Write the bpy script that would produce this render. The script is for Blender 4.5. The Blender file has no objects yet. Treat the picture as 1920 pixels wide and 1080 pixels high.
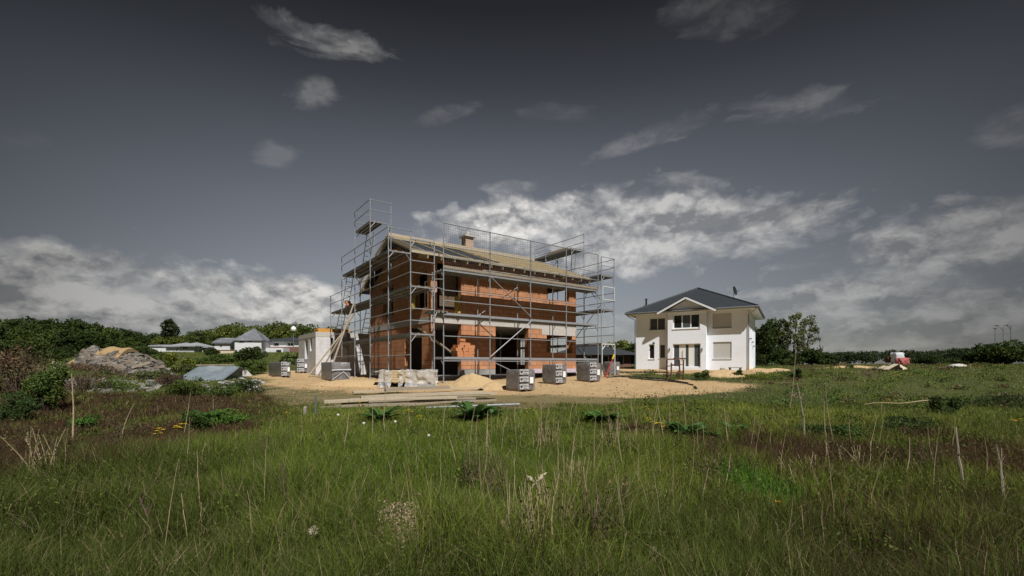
import bpy, math, random
import numpy as np
from mathutils import Vector, Matrix
random.seed(7); RNG = np.random.default_rng(7)
F, CX, HY, EYE = 850.0, 960.0, 684.0, 1.5          # lens and horizon of the photograph, eye height
scene = bpy.context.scene
COL = scene.collection
R = math.radians

# ------------------------------------------------------------------ terrain
def sstep(a, b, x):
    t = np.clip((np.asarray(x, float) - a) / (b - a), 0, 1)
    return t * t * (3 - 2 * t)
def hash2(i, j, s):
    n = np.sin(i * 127.1 + j * 311.7 + s * 74.7) * 43758.5453
    return n - np.floor(n)
def vnoise(x, y, sc, s=0):
    x = np.asarray(x, float) * sc; y = np.asarray(y, float) * sc
    i, j = np.floor(x), np.floor(y); fx, fy = x - i, y - j
    fx = fx * fx * (3 - 2 * fx); fy = fy * fy * (3 - 2 * fy)
    return (hash2(i, j, s) * (1 - fx) + hash2(i + 1, j, s) * fx) * (1 - fy) + (hash2(i, j + 1, s) * (1 - fx) + hash2(i + 1, j + 1, s) * fx) * fy
def fbm(x, y, sc, s=0, o=4):
    v, a, t = 0, 1.0, 0
    for k in range(o):
        v = v + a * vnoise(x, y, sc * 2 ** k, s + k * 3); t += a; a *= .5
    return v / t
YS = [-60, 0, 3, 8, 12, 17.5, 20, 22, 31, 42, 60, 100, 900]
ZS = [0, 0, 0, .25, .37, .47, .66, .76, .88, 1.02, 1.18, 1.25, 1.25]
def H(x, y):
    x = np.asarray(x, float); y = np.asarray(y, float)
    z = np.interp(y, YS, ZS)
    left = sstep(-.22, -.40, x / np.maximum(y, 6.0))
    z = z + left * np.interp(y, [30, 50, 80, 130, 900], [0, .75, 2.5, 3.2, 3.2])
    z = z + .95 * np.exp(-((x + 15.6) / 3.2) ** 2 - ((y - 14.5) / 3.6) ** 2)
    z = z + .30 * np.exp(-((x + 9.5) / 4.0) ** 2 - ((y - 12.2) / 2.2) ** 2)
    z = z + sstep(15, 30, x) * sstep(28, 60, y) * .22
    site = sstep(13, 17, y) * (1 - sstep(50, 60, y)) * sstep(-14, -11, x) * (1 - sstep(26, 30, x))
    z = z + (fbm(x, y, .35, 5) - .5) * .28 * (1 - .85 * site) + (fbm(x, y, 1.1, 9, 3) - .5) * .19 * site * (1 - sstep(40, 60, y))
    fm = sstep(.60, .78, x / np.maximum(y, 6.0)) * sstep(10, 16, y) * (1 - sstep(70, 120, y))
    z = z + (fbm(x, y, .20, 7, 3) - .5) * .75 * fm
    return z
_GD = np.geomspace(1.5, 400, 1400)
def ground(px, py):             # where the sight line through a photo point meets the terrain
    h = EYE - (py - HY) * _GD / F - H((px - CX) * _GD / F, _GD); n = np.nonzero(h < 0)[0]
    if len(n) == 0: d = 60.0
    else:
        k = max(n[0], 1); t = h[k - 1] / (h[k - 1] - h[k] + 1e-9); d = float(_GD[k - 1] + (_GD[k] - _GD[k - 1]) * t)
    x = (px - CX) * d / F
    return Vector((x, d, float(H(x, d))))
def at(px, d): # ground point seen in column px at depth d
    x = (px - CX) * d / F
    return Vector((x, d, float(H(x, d))))
def pt(px, py, d): return Vector(((px - CX) * d / F, d, EYE + (HY - py) * d / F))
def topix(x, y, z):
    return CX + F * x / y, HY + F * (EYE - z) / y
def zone(px, py, poly):
    poly = np.array(poly, float); inside = np.zeros(np.shape(px), bool)
    n = len(poly)
    for i in range(n):
        x1, y1 = poly[i]; x2, y2 = poly[(i + 1) % n]
        c = ((y1 > py) != (y2 > py)) & (px < (x2 - x1) * (py - y1) / (y2 - y1 + 1e-9) + x1)
        inside ^= c
    return inside
def sdist(x, y, poly):          # signed distance to polygon, + inside
    poly = np.array(poly, float); n = len(poly)
    d = np.full(np.shape(x), 1e9)
    for i in range(n):
        a, b = poly[i], poly[(i + 1) % n]; e = b - a
        t = np.clip(((x - a[0]) * e[0] + (y - a[1]) * e[1]) / (e @ e + 1e-9), 0, 1)
        d = np.minimum(d, np.hypot(x - a[0] - t * e[0], y - a[1] - t * e[1]))
    return np.where(zone(x, y, poly), d, -d)

# ------------------------------------------------------------------ materials
def nt(m): return m.node_tree.nodes, m.node_tree.links
def new_mat(name):
    m = bpy.data.materials.new(name); m.use_nodes = True
    return m, m.node_tree.nodes, m.node_tree.links, m.node_tree.nodes['Principled BSDF']
def N(nodes, t, **kw):
    n = nodes.new(t)
    for k, v in kw.items():
        if k.startswith('i_'): n.inputs[k[2:].replace('_', ' ')].default_value = v
        else: setattr(n, k, v)
    return n
def c4(c): return (c[0], c[1], c[2], 1)
def mat(name, c1, c2=None, scale=8, rough=.75, bump=.15, detail=6, metal=0, spec=.3, c3=None, bscale=None, stretch=None, dist=.02):
    """Noise-mottled surface: c1..c2 with a second, larger stain noise c3, and a fine bump."""
    m, ns, ln, b = new_mat(name)
    c2 = c2 or tuple(v * .7 for v in c1)
    tc = N(ns, 'ShaderNodeTexCoord'); vec = tc.outputs['Object']
    if stretch:
        mp = N(ns, 'ShaderNodeMapping'); mp.inputs['Scale'].default_value = stretch
        ln.new(vec, mp.inputs['Vector']); vec = mp.outputs['Vector']
    n1 = N(ns, 'ShaderNodeTexNoise', i_Scale=scale, i_Detail=detail, i_Roughness=.6); ln.new(vec, n1.inputs['Vector'])
    rp = N(ns, 'ShaderNodeValToRGB'); rp.color_ramp.elements[0].position = .3; rp.color_ramp.elements[1].position = .7
    rp.color_ramp.elements[0].color = c4(c2); rp.color_ramp.elements[1].color = c4(c1)
    ln.new(n1.outputs['Fac'], rp.inputs['Fac']); out = rp.outputs['Color']
    if c3:
        n2 = N(ns, 'ShaderNodeTexNoise', i_Scale=scale * .23, i_Detail=4.0); ln.new(vec, n2.inputs['Vector'])
        r2 = N(ns, 'ShaderNodeValToRGB'); r2.color_ramp.elements[0].position = .5; r2.color_ramp.elements[1].position = .68
        ln.new(n2.outputs['Fac'], r2.inputs['Fac'])
        mx = N(ns, 'ShaderNodeMixRGB'); mx.inputs[2].default_value = c4(c3)
        ln.new(r2.outputs['Color'], mx.inputs[0]); ln.new(out, mx.inputs[1]); out = mx.outputs[0]
    ln.new(out, b.inputs['Base Color'])
    b.inputs['Roughness'].default_value = rough; b.inputs['Metallic'].default_value = metal
    b.inputs['Specular IOR Level'].default_value = spec
    if bump:
        n3 = N(ns, 'ShaderNodeTexNoise', i_Scale=bscale or scale * 4, i_Detail=5.0); ln.new(vec, n3.inputs['Vector'])
        bp = N(ns, 'ShaderNodeBump', i_Strength=bump, i_Distance=dist)
        ln.new(n3.outputs['Fac'], bp.inputs['Height']); ln.new(bp.outputs['Normal'], b.inputs['Normal'])
    return m
def brick_mat(name, c1, c2, mortar, w, h, ms=.012, rough=.85, bump=.4, axis='xy', off=.5):
    m, ns, ln, b = new_mat(name)
    tc = N(ns, 'ShaderNodeTexCoord'); sp = N(ns, 'ShaderNodeSeparateXYZ'); ln.new(tc.outputs['Object'], sp.inputs[0])
    ad = N(ns, 'ShaderNodeMath', operation='ADD'); ln.new(sp.outputs['X'], ad.inputs[0]); ln.new(sp.outputs['Y'], ad.inputs[1])
    cb = N(ns, 'ShaderNodeCombineXYZ'); ln.new(ad.outputs[0], cb.inputs['X']); ln.new(sp.outputs['Z'], cb.inputs['Y'])
    bt = N(ns, 'ShaderNodeTexBrick', offset=off, squash=1.0)
    bt.inputs['Scale'].default_value = 1; bt.inputs['Brick Width'].default_value = w; bt.inputs['Row Height'].default_value = h
    bt.inputs['Mortar Size'].default_value = ms; bt.inputs['Mortar Smooth'].default_value = .3
    bt.inputs['Color1'].default_value = c4(c1); bt.inputs['Color2'].default_value = c4(c2); bt.inputs['Mortar'].default_value = c4(mortar)
    ln.new(cb.outputs[0], bt.inputs['Vector'])
    n1 = N(ns, 'ShaderNodeTexNoise', i_Scale=2.2, i_Detail=7.0, i_Roughness=.65); ln.new(tc.outputs['Object'], n1.inputs['Vector'])
    mx = N(ns, 'ShaderNodeMixRGB', blend_type='MULTIPLY'); mx.inputs[0].default_value = .55
    rp = N(ns, 'ShaderNodeValToRGB'); rp.color_ramp.elements[0].position = .3; rp.color_ramp.elements[1].position = .7
    rp.color_ramp.elements[0].color = (.5, .5, .52, 1); rp.color_ramp.elements[1].color = (1.1, 1.08, 1.05, 1)
    ln.new(n1.outputs['Fac'], rp.inputs['Fac']); ln.new(bt.outputs['Color'], mx.inputs[1]); ln.new(rp.outputs[0], mx.inputs[2])
    ln.new(mx.outputs[0], b.inputs['Base Color'])
    b.inputs['Roughness'].default_value = rough; b.inputs['Specular IOR Level'].default_value = .2
    bp = N(ns, 'ShaderNodeBump', i_Strength=bump, i_Distance=.01); bp.invert = True
    ln.new(bt.outputs['Fac'], bp.inputs['Height']); ln.new(bp.outputs['Normal'], b.inputs['Normal'])
    return m
def leaf_mat(name, attr='tint', trans=.35, rough=.6):
    m, ns, ln, b = new_mat(name)
    at_ = N(ns, 'ShaderNodeAttribute', attribute_name=attr)
    ln.new(at_.outputs['Color'], b.inputs['Base Color'])
    b.inputs['Roughness'].default_value = rough; b.inputs['Specular IOR Level'].default_value = .06
    tr = N(ns, 'ShaderNodeBsdfTranslucent'); ln.new(at_.outputs['Color'], tr.inputs['Color'])
    mx = N(ns, 'ShaderNodeMixShader'); mx.inputs[0].default_value = trans
    out = [n for n in ns if n.type == 'OUTPUT_MATERIAL'][0]
    ln.new(b.outputs[0], mx.inputs[1]); ln.new(tr.outputs[0], mx.inputs[2]); ln.new(mx.outputs[0], out.inputs['Surface'])
    return m
M = {}
M['brick'] = brick_mat('clay_block', (.575, .285, .152), (.485, .225, .112), (.27, .135, .075), .5, .25, .015)
M['redbrick'] = brick_mat('red_facing_brick', (.22, .075, .05), (.17, .06, .045), (.2, .17, .15), .25, .08)
M['paleclay'] = brick_mat('pale_clay_block', (.56, .40, .30), (.51, .35, .25), (.44, .32, .24), .4, .2, .01)
M['loosebrick'] = mat('loose_clay_block', (.56, .25, .12), (.46, .19, .085), 14, .85, .3)
M['whiteblock'] = brick_mat('aerated_block', (.66, .65, .64), (.60, .59, .585), (.50, .495, .49), .62, .25, .006, bump=.25)
M['render'] = mat('white_render', (.82, .85, .90), (.79, .82, .87), 3, .9, .08, c3=(.765, .79, .83), bscale=160)
M['soffit'] = mat('white_soffit_board', (.75, .77, .80), (.71, .73, .76), 5, .6, .03)
M['shadewall'] = mat('shade_toned_inner_wall', (.13, .10, .08), (.08, .065, .055), 5, .95, .2)  # interior shade put into the colour so the openings read dark
M['concrete'] = mat('concrete', (.36, .35, .33), (.27, .265, .25), 5, .9, .25, c3=(.22, .215, .20))
M['lightconc'] = mat('light_concrete', (.50, .47, .43), (.42, .39, .35), 6, .9, .2)
M['bitumen'] = mat('bitumen', (.045, .045, .055), (.03, .03, .036), 6, .6, .2)
M['lilac'] = mat('lilac_foam', (.56, .47, .52), (.50, .41, .47), 8, .8, .1)
M['steel'] = mat('galvanised_tube', (.33, .34, .35), (.21, .22, .23), 22, .55, .12, metal=.2, spec=.4)
M['steelwhite'] = mat('white_painted_tube', (.68, .67, .64), (.55, .53, .50), 18, .5, .1)
M['deckwood'] = mat('deck_ply', (.20, .135, .075), (.12, .08, .045), 4, .8, .3, stretch=(1, 6, 6), c3=(.15, .12, .09))
M['timber'] = mat('fresh_timber', (.54, .42, .245), (.43, .32, .17), 3, .75, .25, stretch=(1, 9, 9))
M['battenwood'] = mat('roof_batten_wood', (.40, .315, .185), (.29, .22, .12), 3, .8, .25, stretch=(1, 9, 9))
M['debris'] = mat('earthy_rubble', (.185, .160, .13), (.085, .072, .058), 6, .95, .6, c3=(.16, .12, .085), dist=.05)
M['paletimber'] = mat('pale_planed_timber', (.47, .40, .29), (.36, .295, .20), 3, .75, .25, stretch=(1, 9, 9))
M['oldtimber'] = mat('weathered_plank', (.37, .30, .22), (.24, .19, .135), 3, .85, .4, stretch=(1, 12, 12), c3=(.29, .26, .22))
M['darktimber'] = mat('dark_damp_wood', (.10, .075, .05), (.055, .04, .028), 5, .85, .4)
M['membrane'] = mat('roof_membrane', (.034, .040, .047), (.022, .027, .033), 3, .5, .25, bscale=9, dist=.04)
M['rooftile'] = None
M['wrap'] = None
M['label'] = mat('paper_label', (.50, .50, .49), (.36, .36, .36), 9, .55, .2)
M['print'] = mat('label_print', (.03, .03, .035), (.05, .05, .05), 12, .6, 0)
M['sand'] = mat('loose_sand', (.50, .36, .195), (.37, .255, .13), 7, .95, .8, detail=9, bscale=26, dist=.05, c3=(.44, .31, .165))
M['rust'] = mat('rusty_steel', (.13, .062, .035), (.07, .035, .024), 20, .85, .4)
M['glass'] = mat('dark_window_glass', (.018, .02, .022), (.012, .013, .015), 2, .06, 0, spec=.6)
M['glassgrey'] = mat('grey_curtained_glass', (.085, .095, .10), (.06, .07, .075), 4, .12, 0, spec=.6)
M['frame'] = mat('white_window_frame', (.80, .80, .78), (.76, .76, .74), 8, .35, 0, spec=.5)
M['zinc'] = mat('zinc_gutter', (.30, .31, .32), (.22, .23, .24), 14, .4, .1, metal=.6)
M['black'] = mat('black_plastic', (.025, .025, .027), (.018, .018, .02), 10, .5, .1)
M['red'] = mat('red_paint', (.42, .05, .045), (.33, .035, .03), 12, .5, .1)
M['redcloth'] = mat('faded_red_sheet', (.38, .115, .10), (.27, .075, .065), 9, .75, .3)
M['yellow'] = mat('yellow_wool', (.58, .42, .11), (.46, .31, .07), 16, .95, .7, dist=.04)
M['orangeboard'] = mat('orange_shuttering', (.62, .32, .075), (.54, .26, .055), 6, .6, .1)
M['stone'] = mat('pale_rubble', (.34, .315, .28), (.18, .165, .145), 6, .95, .6, c3=(.15, .145, .14), dist=.05)
M['darkstone'] = mat('dark_rubble', (.135, .125, .11), (.07, .064, .055), 6, .95, .6, c3=(.25, .235, .215), dist=.05)
M['tarp'] = mat('blue_grey_sheet', (.165, .195, .215), (.125, .15, .165), 4, .45, .2, c3=(.21, .235, .245), spec=.25)
M['bark'] = mat('tree_bark', (.085, .07, .052), (.04, .034, .026), 9, .95, .7, stretch=(1, 1, .3))
M['stalk'] = mat('dead_stalk', (.40, .315, .195), (.24, .18, .10), 30, .85, .3)
M['darkstalk'] = mat('dark_dead_stalk', (.115, .080, .052), (.06, .042, .028), 30, .9, .3)
M['peg'] = mat('pale_peg_wood', (.36, .31, .24), (.22, .185, .14), 14, .85, .3, stretch=(6, 6, 1))
M['roofgrey'] = mat('grey_roof_sheet', (.16, .165, .18), (.10, .104, .115), 2.4, .7, .4, dist=.05, c3=(.24, .245, .255))
M['roofpale'] = mat('pale_grey_sheet_roof', (.30, .305, .32), (.22, .225, .24), 2.4, .7, .3)
M['farwall'] = mat('far_white_wall', (.62, .62, .61), (.54, .54, .53), 2, .9, .1)
M['greywall'] = mat('far_grey_wall', (.45, .455, .465), (.36, .365, .375), 2, .9, .1)
M['bag'] = mat('woven_white_sack', (.58, .60, .63), (.48, .50, .53), 30, .8, .3)
M['chips'] = mat('wood_chips', (.56, .40, .31), (.36, .24, .17), 25, .9, .4)
M['petal'] = mat('yellow_petal', (.70, .50, .02), (.62, .40, .01), 40, .6, 0)
M['orangepetal'] = mat('golden_petal', (.68, .36, .02), (.58, .27, .01), 40, .6, 0)
M['fluff'] = mat('seed_fluff', (.62, .60, .55), (.52, .50, .45), 60, .95, .2)
M['dryleaf'] = mat('bleached_leaf', (.62, .54, .42), (.50, .41, .30), 25, .8, .3)
M['cable'] = mat('black_hose', (.035, .034, .033), (.025, .024, .023), 20, .6, .1)
M['foliage'] = leaf_mat('foliage', trans=.30)
M['grass'] = leaf_mat('grass_blades', trans=.36, rough=.8)
def tile_mat():
    m, ns, ln, b = new_mat('dark_roof_tile')
    tc = N(ns, 'ShaderNodeTexCoord'); sp = N(ns, 'ShaderNodeSeparateXYZ'); ln.new(tc.outputs['Object'], sp.inputs[0])
    w = N(ns, 'ShaderNodeMath', operation='MULTIPLY'); w.inputs[1].default_value = 6.0; ln.new(sp.outputs['Z'], w.inputs[0])
    fr = N(ns, 'ShaderNodeMath', operation='FRACT'); ln.new(w.outputs[0], fr.inputs[0])
    ad = N(ns, 'ShaderNodeMath', operation='ADD'); ln.new(sp.outputs['X'], ad.inputs[0]); ln.new(sp.outputs['Y'], ad.inputs[1])
    ad2 = N(ns, 'ShaderNodeMath', operation='MULTIPLY'); ad2.inputs[1].default_value = 21; ln.new(ad.outputs[0], ad2.inputs[0])
    sn = N(ns, 'ShaderNodeMath', operation='SINE'); ln.new(ad2.outputs[0], sn.inputs[0])
    s2 = N(ns, 'ShaderNodeMath', operation='MULTIPLY'); s2.inputs[1].default_value = .25; ln.new(sn.outputs[0], s2.inputs[0])
    h = N(ns, 'ShaderNodeMath', operation='SUBTRACT'); ln.new(s2.outputs[0], h.inputs[0]); ln.new(fr.outputs[0], h.inputs[1])
    bp = N(ns, 'ShaderNodeBump', i_Strength=.8, i_Distance=.04); ln.new(h.outputs[0], bp.inputs['Height']); ln.new(bp.outputs['Normal'], b.inputs['Normal'])
    n1 = N(ns, 'ShaderNodeTexNoise', i_Scale=3.0, i_Detail=6.0); ln.new(tc.outputs['Object'], n1.inputs['Vector'])
    rp = N(ns, 'ShaderNodeValToRGB'); rp.color_ramp.elements[0].color = (.020, .024, .028, 1); rp.color_ramp.elements[1].color = (.046, .052, .058, 1)
    ln.new(n1.outputs['Fac'], rp.inputs['Fac']); ln.new(rp.outputs[0], b.inputs['Base Color'])
    b.inputs['Roughness'].default_value = .5; b.inputs['Specular IOR Level'].default_value = .4
    return m
M['rooftile'] = tile_mat()
def shutter_mat():
    m, ns, ln, b = new_mat('grey_roller_slats')
    tc = N(ns, 'ShaderNodeTexCoord'); sp = N(ns, 'ShaderNodeSeparateXYZ'); ln.new(tc.outputs['Object'], sp.inputs[0])
    w = N(ns, 'ShaderNodeMath', operation='MULTIPLY'); w.inputs[1].default_value = 125; ln.new(sp.outputs['Z'], w.inputs[0])
    sn = N(ns, 'ShaderNodeMath', operation='SINE'); ln.new(w.outputs[0], sn.inputs[0])
    bp = N(ns, 'ShaderNodeBump', i_Strength=.5, i_Distance=.01); ln.new(sn.outputs[0], bp.inputs['Height']); ln.new(bp.outputs['Normal'], b.inputs['Normal'])
    b.inputs['Base Color'].default_value = (.50, .49, .46, 1); b.inputs['Roughness'].default_value = .5
    return m
M['shutter'] = shutter_mat()
def wrap_mat(name, c1, c2, tr=.15, rough=.28):
    m, ns, ln, b = new_mat(name)
    tc = N(ns, 'ShaderNodeTexCoord')
    n1 = N(ns, 'ShaderNodeTexNoise', i_Scale=4.0, i_Detail=7.0, i_Roughness=.65, i_Distortion=1.2); ln.new(tc.outputs['Object'], n1.inputs['Vector'])
    rp = N(ns, 'ShaderNodeValToRGB'); rp.color_ramp.elements[0].position = .32; rp.color_ramp.elements[1].position = .72
    rp.color_ramp.elements[0].color = c4(c2); rp.color_ramp.elements[1].color = c4(c1)
    ln.new(n1.outputs['Fac'], rp.inputs['Fac']); ln.new(rp.outputs[0], b.inputs['Base Color'])
    b.inputs['Roughness'].default_value = rough; b.inputs['Specular IOR Level'].default_value = .5
    mp = N(ns, 'ShaderNodeMapping'); mp.inputs['Scale'].default_value = (2, 2, .7); ln.new(tc.outputs['Object'], mp.inputs['Vector'])
    n2 = N(ns, 'ShaderNodeTexNoise', i_Scale=7.0, i_Detail=6.0, i_Distortion=2.0); ln.new(mp.outputs[0], n2.inputs['Vector'])
    bp = N(ns, 'ShaderNodeBump', i_Strength=.55, i_Distance=.04); ln.new(n2.outputs['Fac'], bp.inputs['Height']); ln.new(bp.outputs['Normal'], b.inputs['Normal'])
    if tr:
        t = N(ns, 'ShaderNodeBsdfTransparent'); mx = N(ns, 'ShaderNodeMixShader'); mx.inputs[0].default_value = tr
        out = [n for n in ns if n.type == 'OUTPUT_MATERIAL'][0]
        ln.new(b.outputs[0], mx.inputs[1]); ln.new(t.outputs[0], mx.inputs[2]); ln.new(mx.outputs[0], out.inputs['Surface'])
    return m
M['wrap'] = wrap_mat('shrink_wrap', (.25, .24, .24), (.105, .092, .092), 0)
M['clearwrap'] = wrap_mat('clear_plastic_sheet', (.62, .61, .58), (.42, .41, .40), .52, .18)

# ------------------------------------------------------------------ mesh building
def tag(o, label, cat, group=None, kind=None):
    if label: o['label'] = label
    if cat: o['category'] = cat
    if group: o['group'] = group
    if kind: o['kind'] = kind
    return o
def thing(name, label, cat, loc=(0, 0, 0), rotz=0, group=None):
    o = bpy.data.objects.new(name, None); COL.objects.link(o)
    o.empty_display_size = .3
    o.location = loc; o.rotation_euler = (0, 0, rotz)
    return tag(o, label, cat, group)
class MB:
    def __init__(s): s.v = []; s.f = []; s.m = []
    def add(s, vs, fs, m=0):
        k = len(s.v); s.v += [tuple(v) for v in vs]
        for f in fs: s.f.append(tuple(i + k for i in f)); s.m.append(m)
    def box(s, x0, x1, y0, y1, z0, z1, m=0):
        vs = [(x0, y0, z0), (x1, y0, z0), (x1, y1, z0), (x0, y1, z0), (x0, y0, z1), (x1, y0, z1), (x1, y1, z1), (x0, y1, z1)]
        s.add(vs, [(0, 3, 2, 1), (4, 5, 6, 7), (0, 1, 5, 4), (1, 2, 6, 5), (2, 3, 7, 6), (3, 0, 4, 7)], m)
    def obox(s, c, sx, sy, sz, rot=None, m=0): # oriented box by centre
        rot = rot or Matrix.Identity(3)
        vs = []
        for dz in (-1, 1):
            for dx, dy in ((-1, -1), (1, -1), (1, 1), (-1, 1)):
                vs.append(Vector(c) + rot @ Vector((dx * sx / 2, dy * sy / 2, dz * sz / 2)))
        s.add(vs, [(0, 3, 2, 1), (4, 5, 6, 7), (0, 1, 5, 4), (1, 2, 6, 5), (2, 3, 7, 6), (3, 0, 4, 7)], m)
    def tube(s, p, q, r=.024, n=6, r2=None, m=0, cap=True):
        p, q = Vector(p), Vector(q); d = (q - p)
        if d.length < 1e-6: return
        d.normalize(); a = d.orthogonal().normalized(); b = d.cross(a)
        r2 = r if r2 is None else r2
        vs = []
        for c, rr in ((p, r), (q, r2)):
            for i in range(n):
                t = 2 * math.pi * i / n; vs.append(c + a * math.cos(t) * rr + b * math.sin(t) * rr)
        fs = [(i, (i + 1) % n, n + (i + 1) % n, n + i) for i in range(n)]
        if cap: fs += [tuple(range(n))[::-1], tuple(range(n, 2 * n))]
        s.add(vs, fs, m)
    def path(s, pts, rs, n=6, m=0):
        pts = [Vector(p) for p in pts]
        if not isinstance(rs, (list, tuple)): rs = [rs] * len(pts)
        k = len(s.v); a = None
        for i, p in enumerate(pts):
            d = (pts[min(i + 1, len(pts) - 1)] - pts[max(i - 1, 0)]).normalized()
            a = d.orthogonal().normalized() if a is None else (a - d * a.dot(d)).normalized()
            b = d.cross(a)
            for j in range(n):
                t = 2 * math.pi * j / n; s.v.append(tuple(p + a * math.cos(t) * rs[i] + b * math.sin(t) * rs[i]))
        for i in range(len(pts) - 1):
            for j in range(n):
                s.f.append((k + i * n + j, k + i * n + (j + 1) % n, k + (i + 1) * n + (j + 1) % n, k + (i + 1) * n + j)); s.m.append(m)
        s.f.append(tuple(range(k, k + n))[::-1]); s.m.append(m)
        e = k + (len(pts) - 1) * n; s.f.append(tuple(range(e, e + n))); s.m.append(m)
    def beam(s, p, q, w, h, m=0, up=(0, 0, 1)):     # rectangular bar, h along up
        p, q = Vector(p), Vector(q); d = (q - p); L = d.length; d.normalize()
        y = Vector(up).cross(d)
        y = y.normalized() if y.length > 1e-4 else d.orthogonal().normalized()
        z = d.cross(y)
        s.obox((p + q) / 2, L, w, h, Matrix((d, y, z)).transposed(), m)
    def sphere(s, c, rx, ry=None, rz=None, n=8, k=5, m=0):
        ry = ry or rx; rz = rz or rx; vs = [(c[0], c[1], c[2] - rz)]
        for i in range(1, k):
            t = math.pi * i / k
            for j in range(n):
                a = 2 * math.pi * j / n
                vs.append((c[0] + rx * math.sin(t) * math.cos(a), c[1] + ry * math.sin(t) * math.sin(a), c[2] - rz * math.cos(t)))
        vs.append((c[0], c[1], c[2] + rz)); fs = []
        for j in range(n):
            fs.append((0, 1 + (j + 1) % n, 1 + j)); e = 1 + (k - 2) * n
            fs.append((e + j, e + (j + 1) % n, len(vs) - 1))
            for i in range(k - 2): fs.append((1 + i * n + j, 1 + i * n + (j + 1) % n, 1 + (i + 1) * n + (j + 1) % n, 1 + (i + 1) * n + j))
        s.add(vs, fs, m)
    def build(s, name, mats, parent=None, dz=0, smooth=False, loc=None):
        me = bpy.data.meshes.new(name)
        v = [(a, b, c + dz) for a, b, c in s.v] if dz else s.v
        me.from_pydata(v, [], s.f)
        mats = mats if isinstance(mats, (list, tuple)) else [mats]
        for m_ in mats: me.materials.append(m_)
        if len(mats) > 1: me.polygons.foreach_set('material_index', s.m)
        if smooth: me.polygons.foreach_set('use_smooth', [True] * len(s.f))
        me.update()
        o = bpy.data.objects.new(name, me); COL.objects.link(o)
        if parent: o.parent = parent
        if loc is not None: o.location = loc
        return o
def np_mesh(name, V, faces_per, mats, parent=None, tint=None, loc=None, smooth=False):
    """V: (n,k,3) polygon soup or (verts, loops, starts, totals)."""
    me = bpy.data.meshes.new(name)
    if isinstance(V, tuple):
        verts, loops, starts, totals = V
    else:
        n, k, _ = V.shape; verts = V.reshape(-1, 3); loops = np.arange(n * k, dtype=np.int32)
        starts = np.arange(0, n * k, k, dtype=np.int32); totals = np.full(n, k, np.int32)
    me.vertices.add(len(verts)); me.vertices.foreach_set('co', np.ascontiguousarray(verts, np.float32).ravel())
    me.loops.add(len(loops)); me.loops.foreach_set('vertex_index', np.ascontiguousarray(loops, np.int32))
    me.polygons.add(len(starts)); me.polygons.foreach_set('loop_start', np.ascontiguousarray(starts, np.int32))
    if tint is not None:
        a = me.attributes.new('tint', 'FLOAT_COLOR', 'POINT')
        c = np.ones((len(verts), 4), np.float32); c[:, :3] = tint
        a.data.foreach_set('color', c.ravel())
    for m_ in (mats if isinstance(mats, (list, tuple)) else [mats]): me.materials.append(m_)
    me.update(calc_edges=True); me.validate()
    if smooth: me.polygons.foreach_set('use_smooth', [True] * len(me.polygons))
    o = bpy.data.objects.new(name, me); COL.objects.link(o)
    if parent: o.parent = parent
    if loc is not None: o.location = loc
    return o
def copy_tree(o, parent=None, memo=None):
    c = o.copy(); COL.objects.link(c)
    if parent: c.parent = parent
    for ch in list(o.children): copy_tree(ch, c)
    return c
class Frame:                     # a building's own axes: x along its front, y away from the camera
    def __init__(s, ox, oy, ang):
        s.o = (ox, oy); s.a = ang; s.d = (math.cos(ang), math.sin(ang)); s.e = (-math.sin(ang), math.cos(ang))
    def w(s, x, y, z=0): return Vector((s.o[0] + x * s.d[0] + y * s.e[0], s.o[1] + x * s.d[1] + y * s.e[1], z))
    def x_at(s, px, y=0):
        k = (px - CX) / F; bx = s.o[0] + y * s.e[0]; by = s.o[1] + y * s.e[1]
        return (k * by - bx) / (s.d[0] - k * s.d[1])
    def y_at(s, px, x=0):
        k = (px - CX) / F; bx = s.o[0] + x * s.d[0]; by = s.o[1] + x * s.d[1]
        return (k * by - bx) / (s.e[0] - k * s.e[1])
    def z_at(s, py, x, y): return EYE + (HY - py) * s.w(x, y).y / F
    def loc(s, wx, wy):
        dx, dy = wx - s.o[0], wy - s.o[1]
        return dx * s.d[0] + dy * s.d[1], dx * s.e[0] + dy * s.e[1]
def wall(mb, a0, a1, z0, z1, t0, t1, holes=(), axis='x', m=0):
    """Solid wall a0..a1 x z0..z1, thickness t0..t1 on the other axis, with rectangular holes (a0,a1,z0,z1) and their reveals."""
    As = sorted({a0, a1} | {min(max(h[i], a0), a1) for h in holes for i in (0, 1)})
    Zs = sorted({z0, z1} | {min(max(h[i], z0), z1) for h in holes for i in (2, 3)})
    solid = lambda i, j: 0 <= i < len(As) - 1 and 0 <= j < len(Zs) - 1 and not any(
        h[0] - 1e-6 <= As[i] and As[i + 1] <= h[1] + 1e-6 and h[2] - 1e-6 <= Zs[j] and Zs[j + 1] <= h[3] + 1e-6 for h in holes)
    def q(p): mb.add([(a, t, z) if axis == 'x' else (t, a, z) for a, t, z in p], [(0, 1, 2, 3)], m)
    for i in range(len(As) - 1):
        for j in range(len(Zs) - 1):
            if not solid(i, j): continue
            A, B, C, D = As[i], As[i + 1], Zs[j], Zs[j + 1]
            q([(A, t0, C), (B, t0, C), (B, t0, D), (A, t0, D)]); q([(B, t1, C), (A, t1, C), (A, t1, D), (B, t1, D)])
            if not solid(i - 1, j): q([(A, t1, C), (A, t0, C), (A, t0, D), (A, t1, D)])
            if not solid(i + 1, j): q([(B, t0, C), (B, t1, C), (B, t1, D), (B, t0, D)])
            if not solid(i, j - 1): q([(A, t1, C), (B, t1, C), (B, t0, C), (A, t0, C)])
            if not solid(i, j + 1): q([(A, t0, D), (B, t0, D), (B, t1, D), (A, t1, D)])

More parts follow.
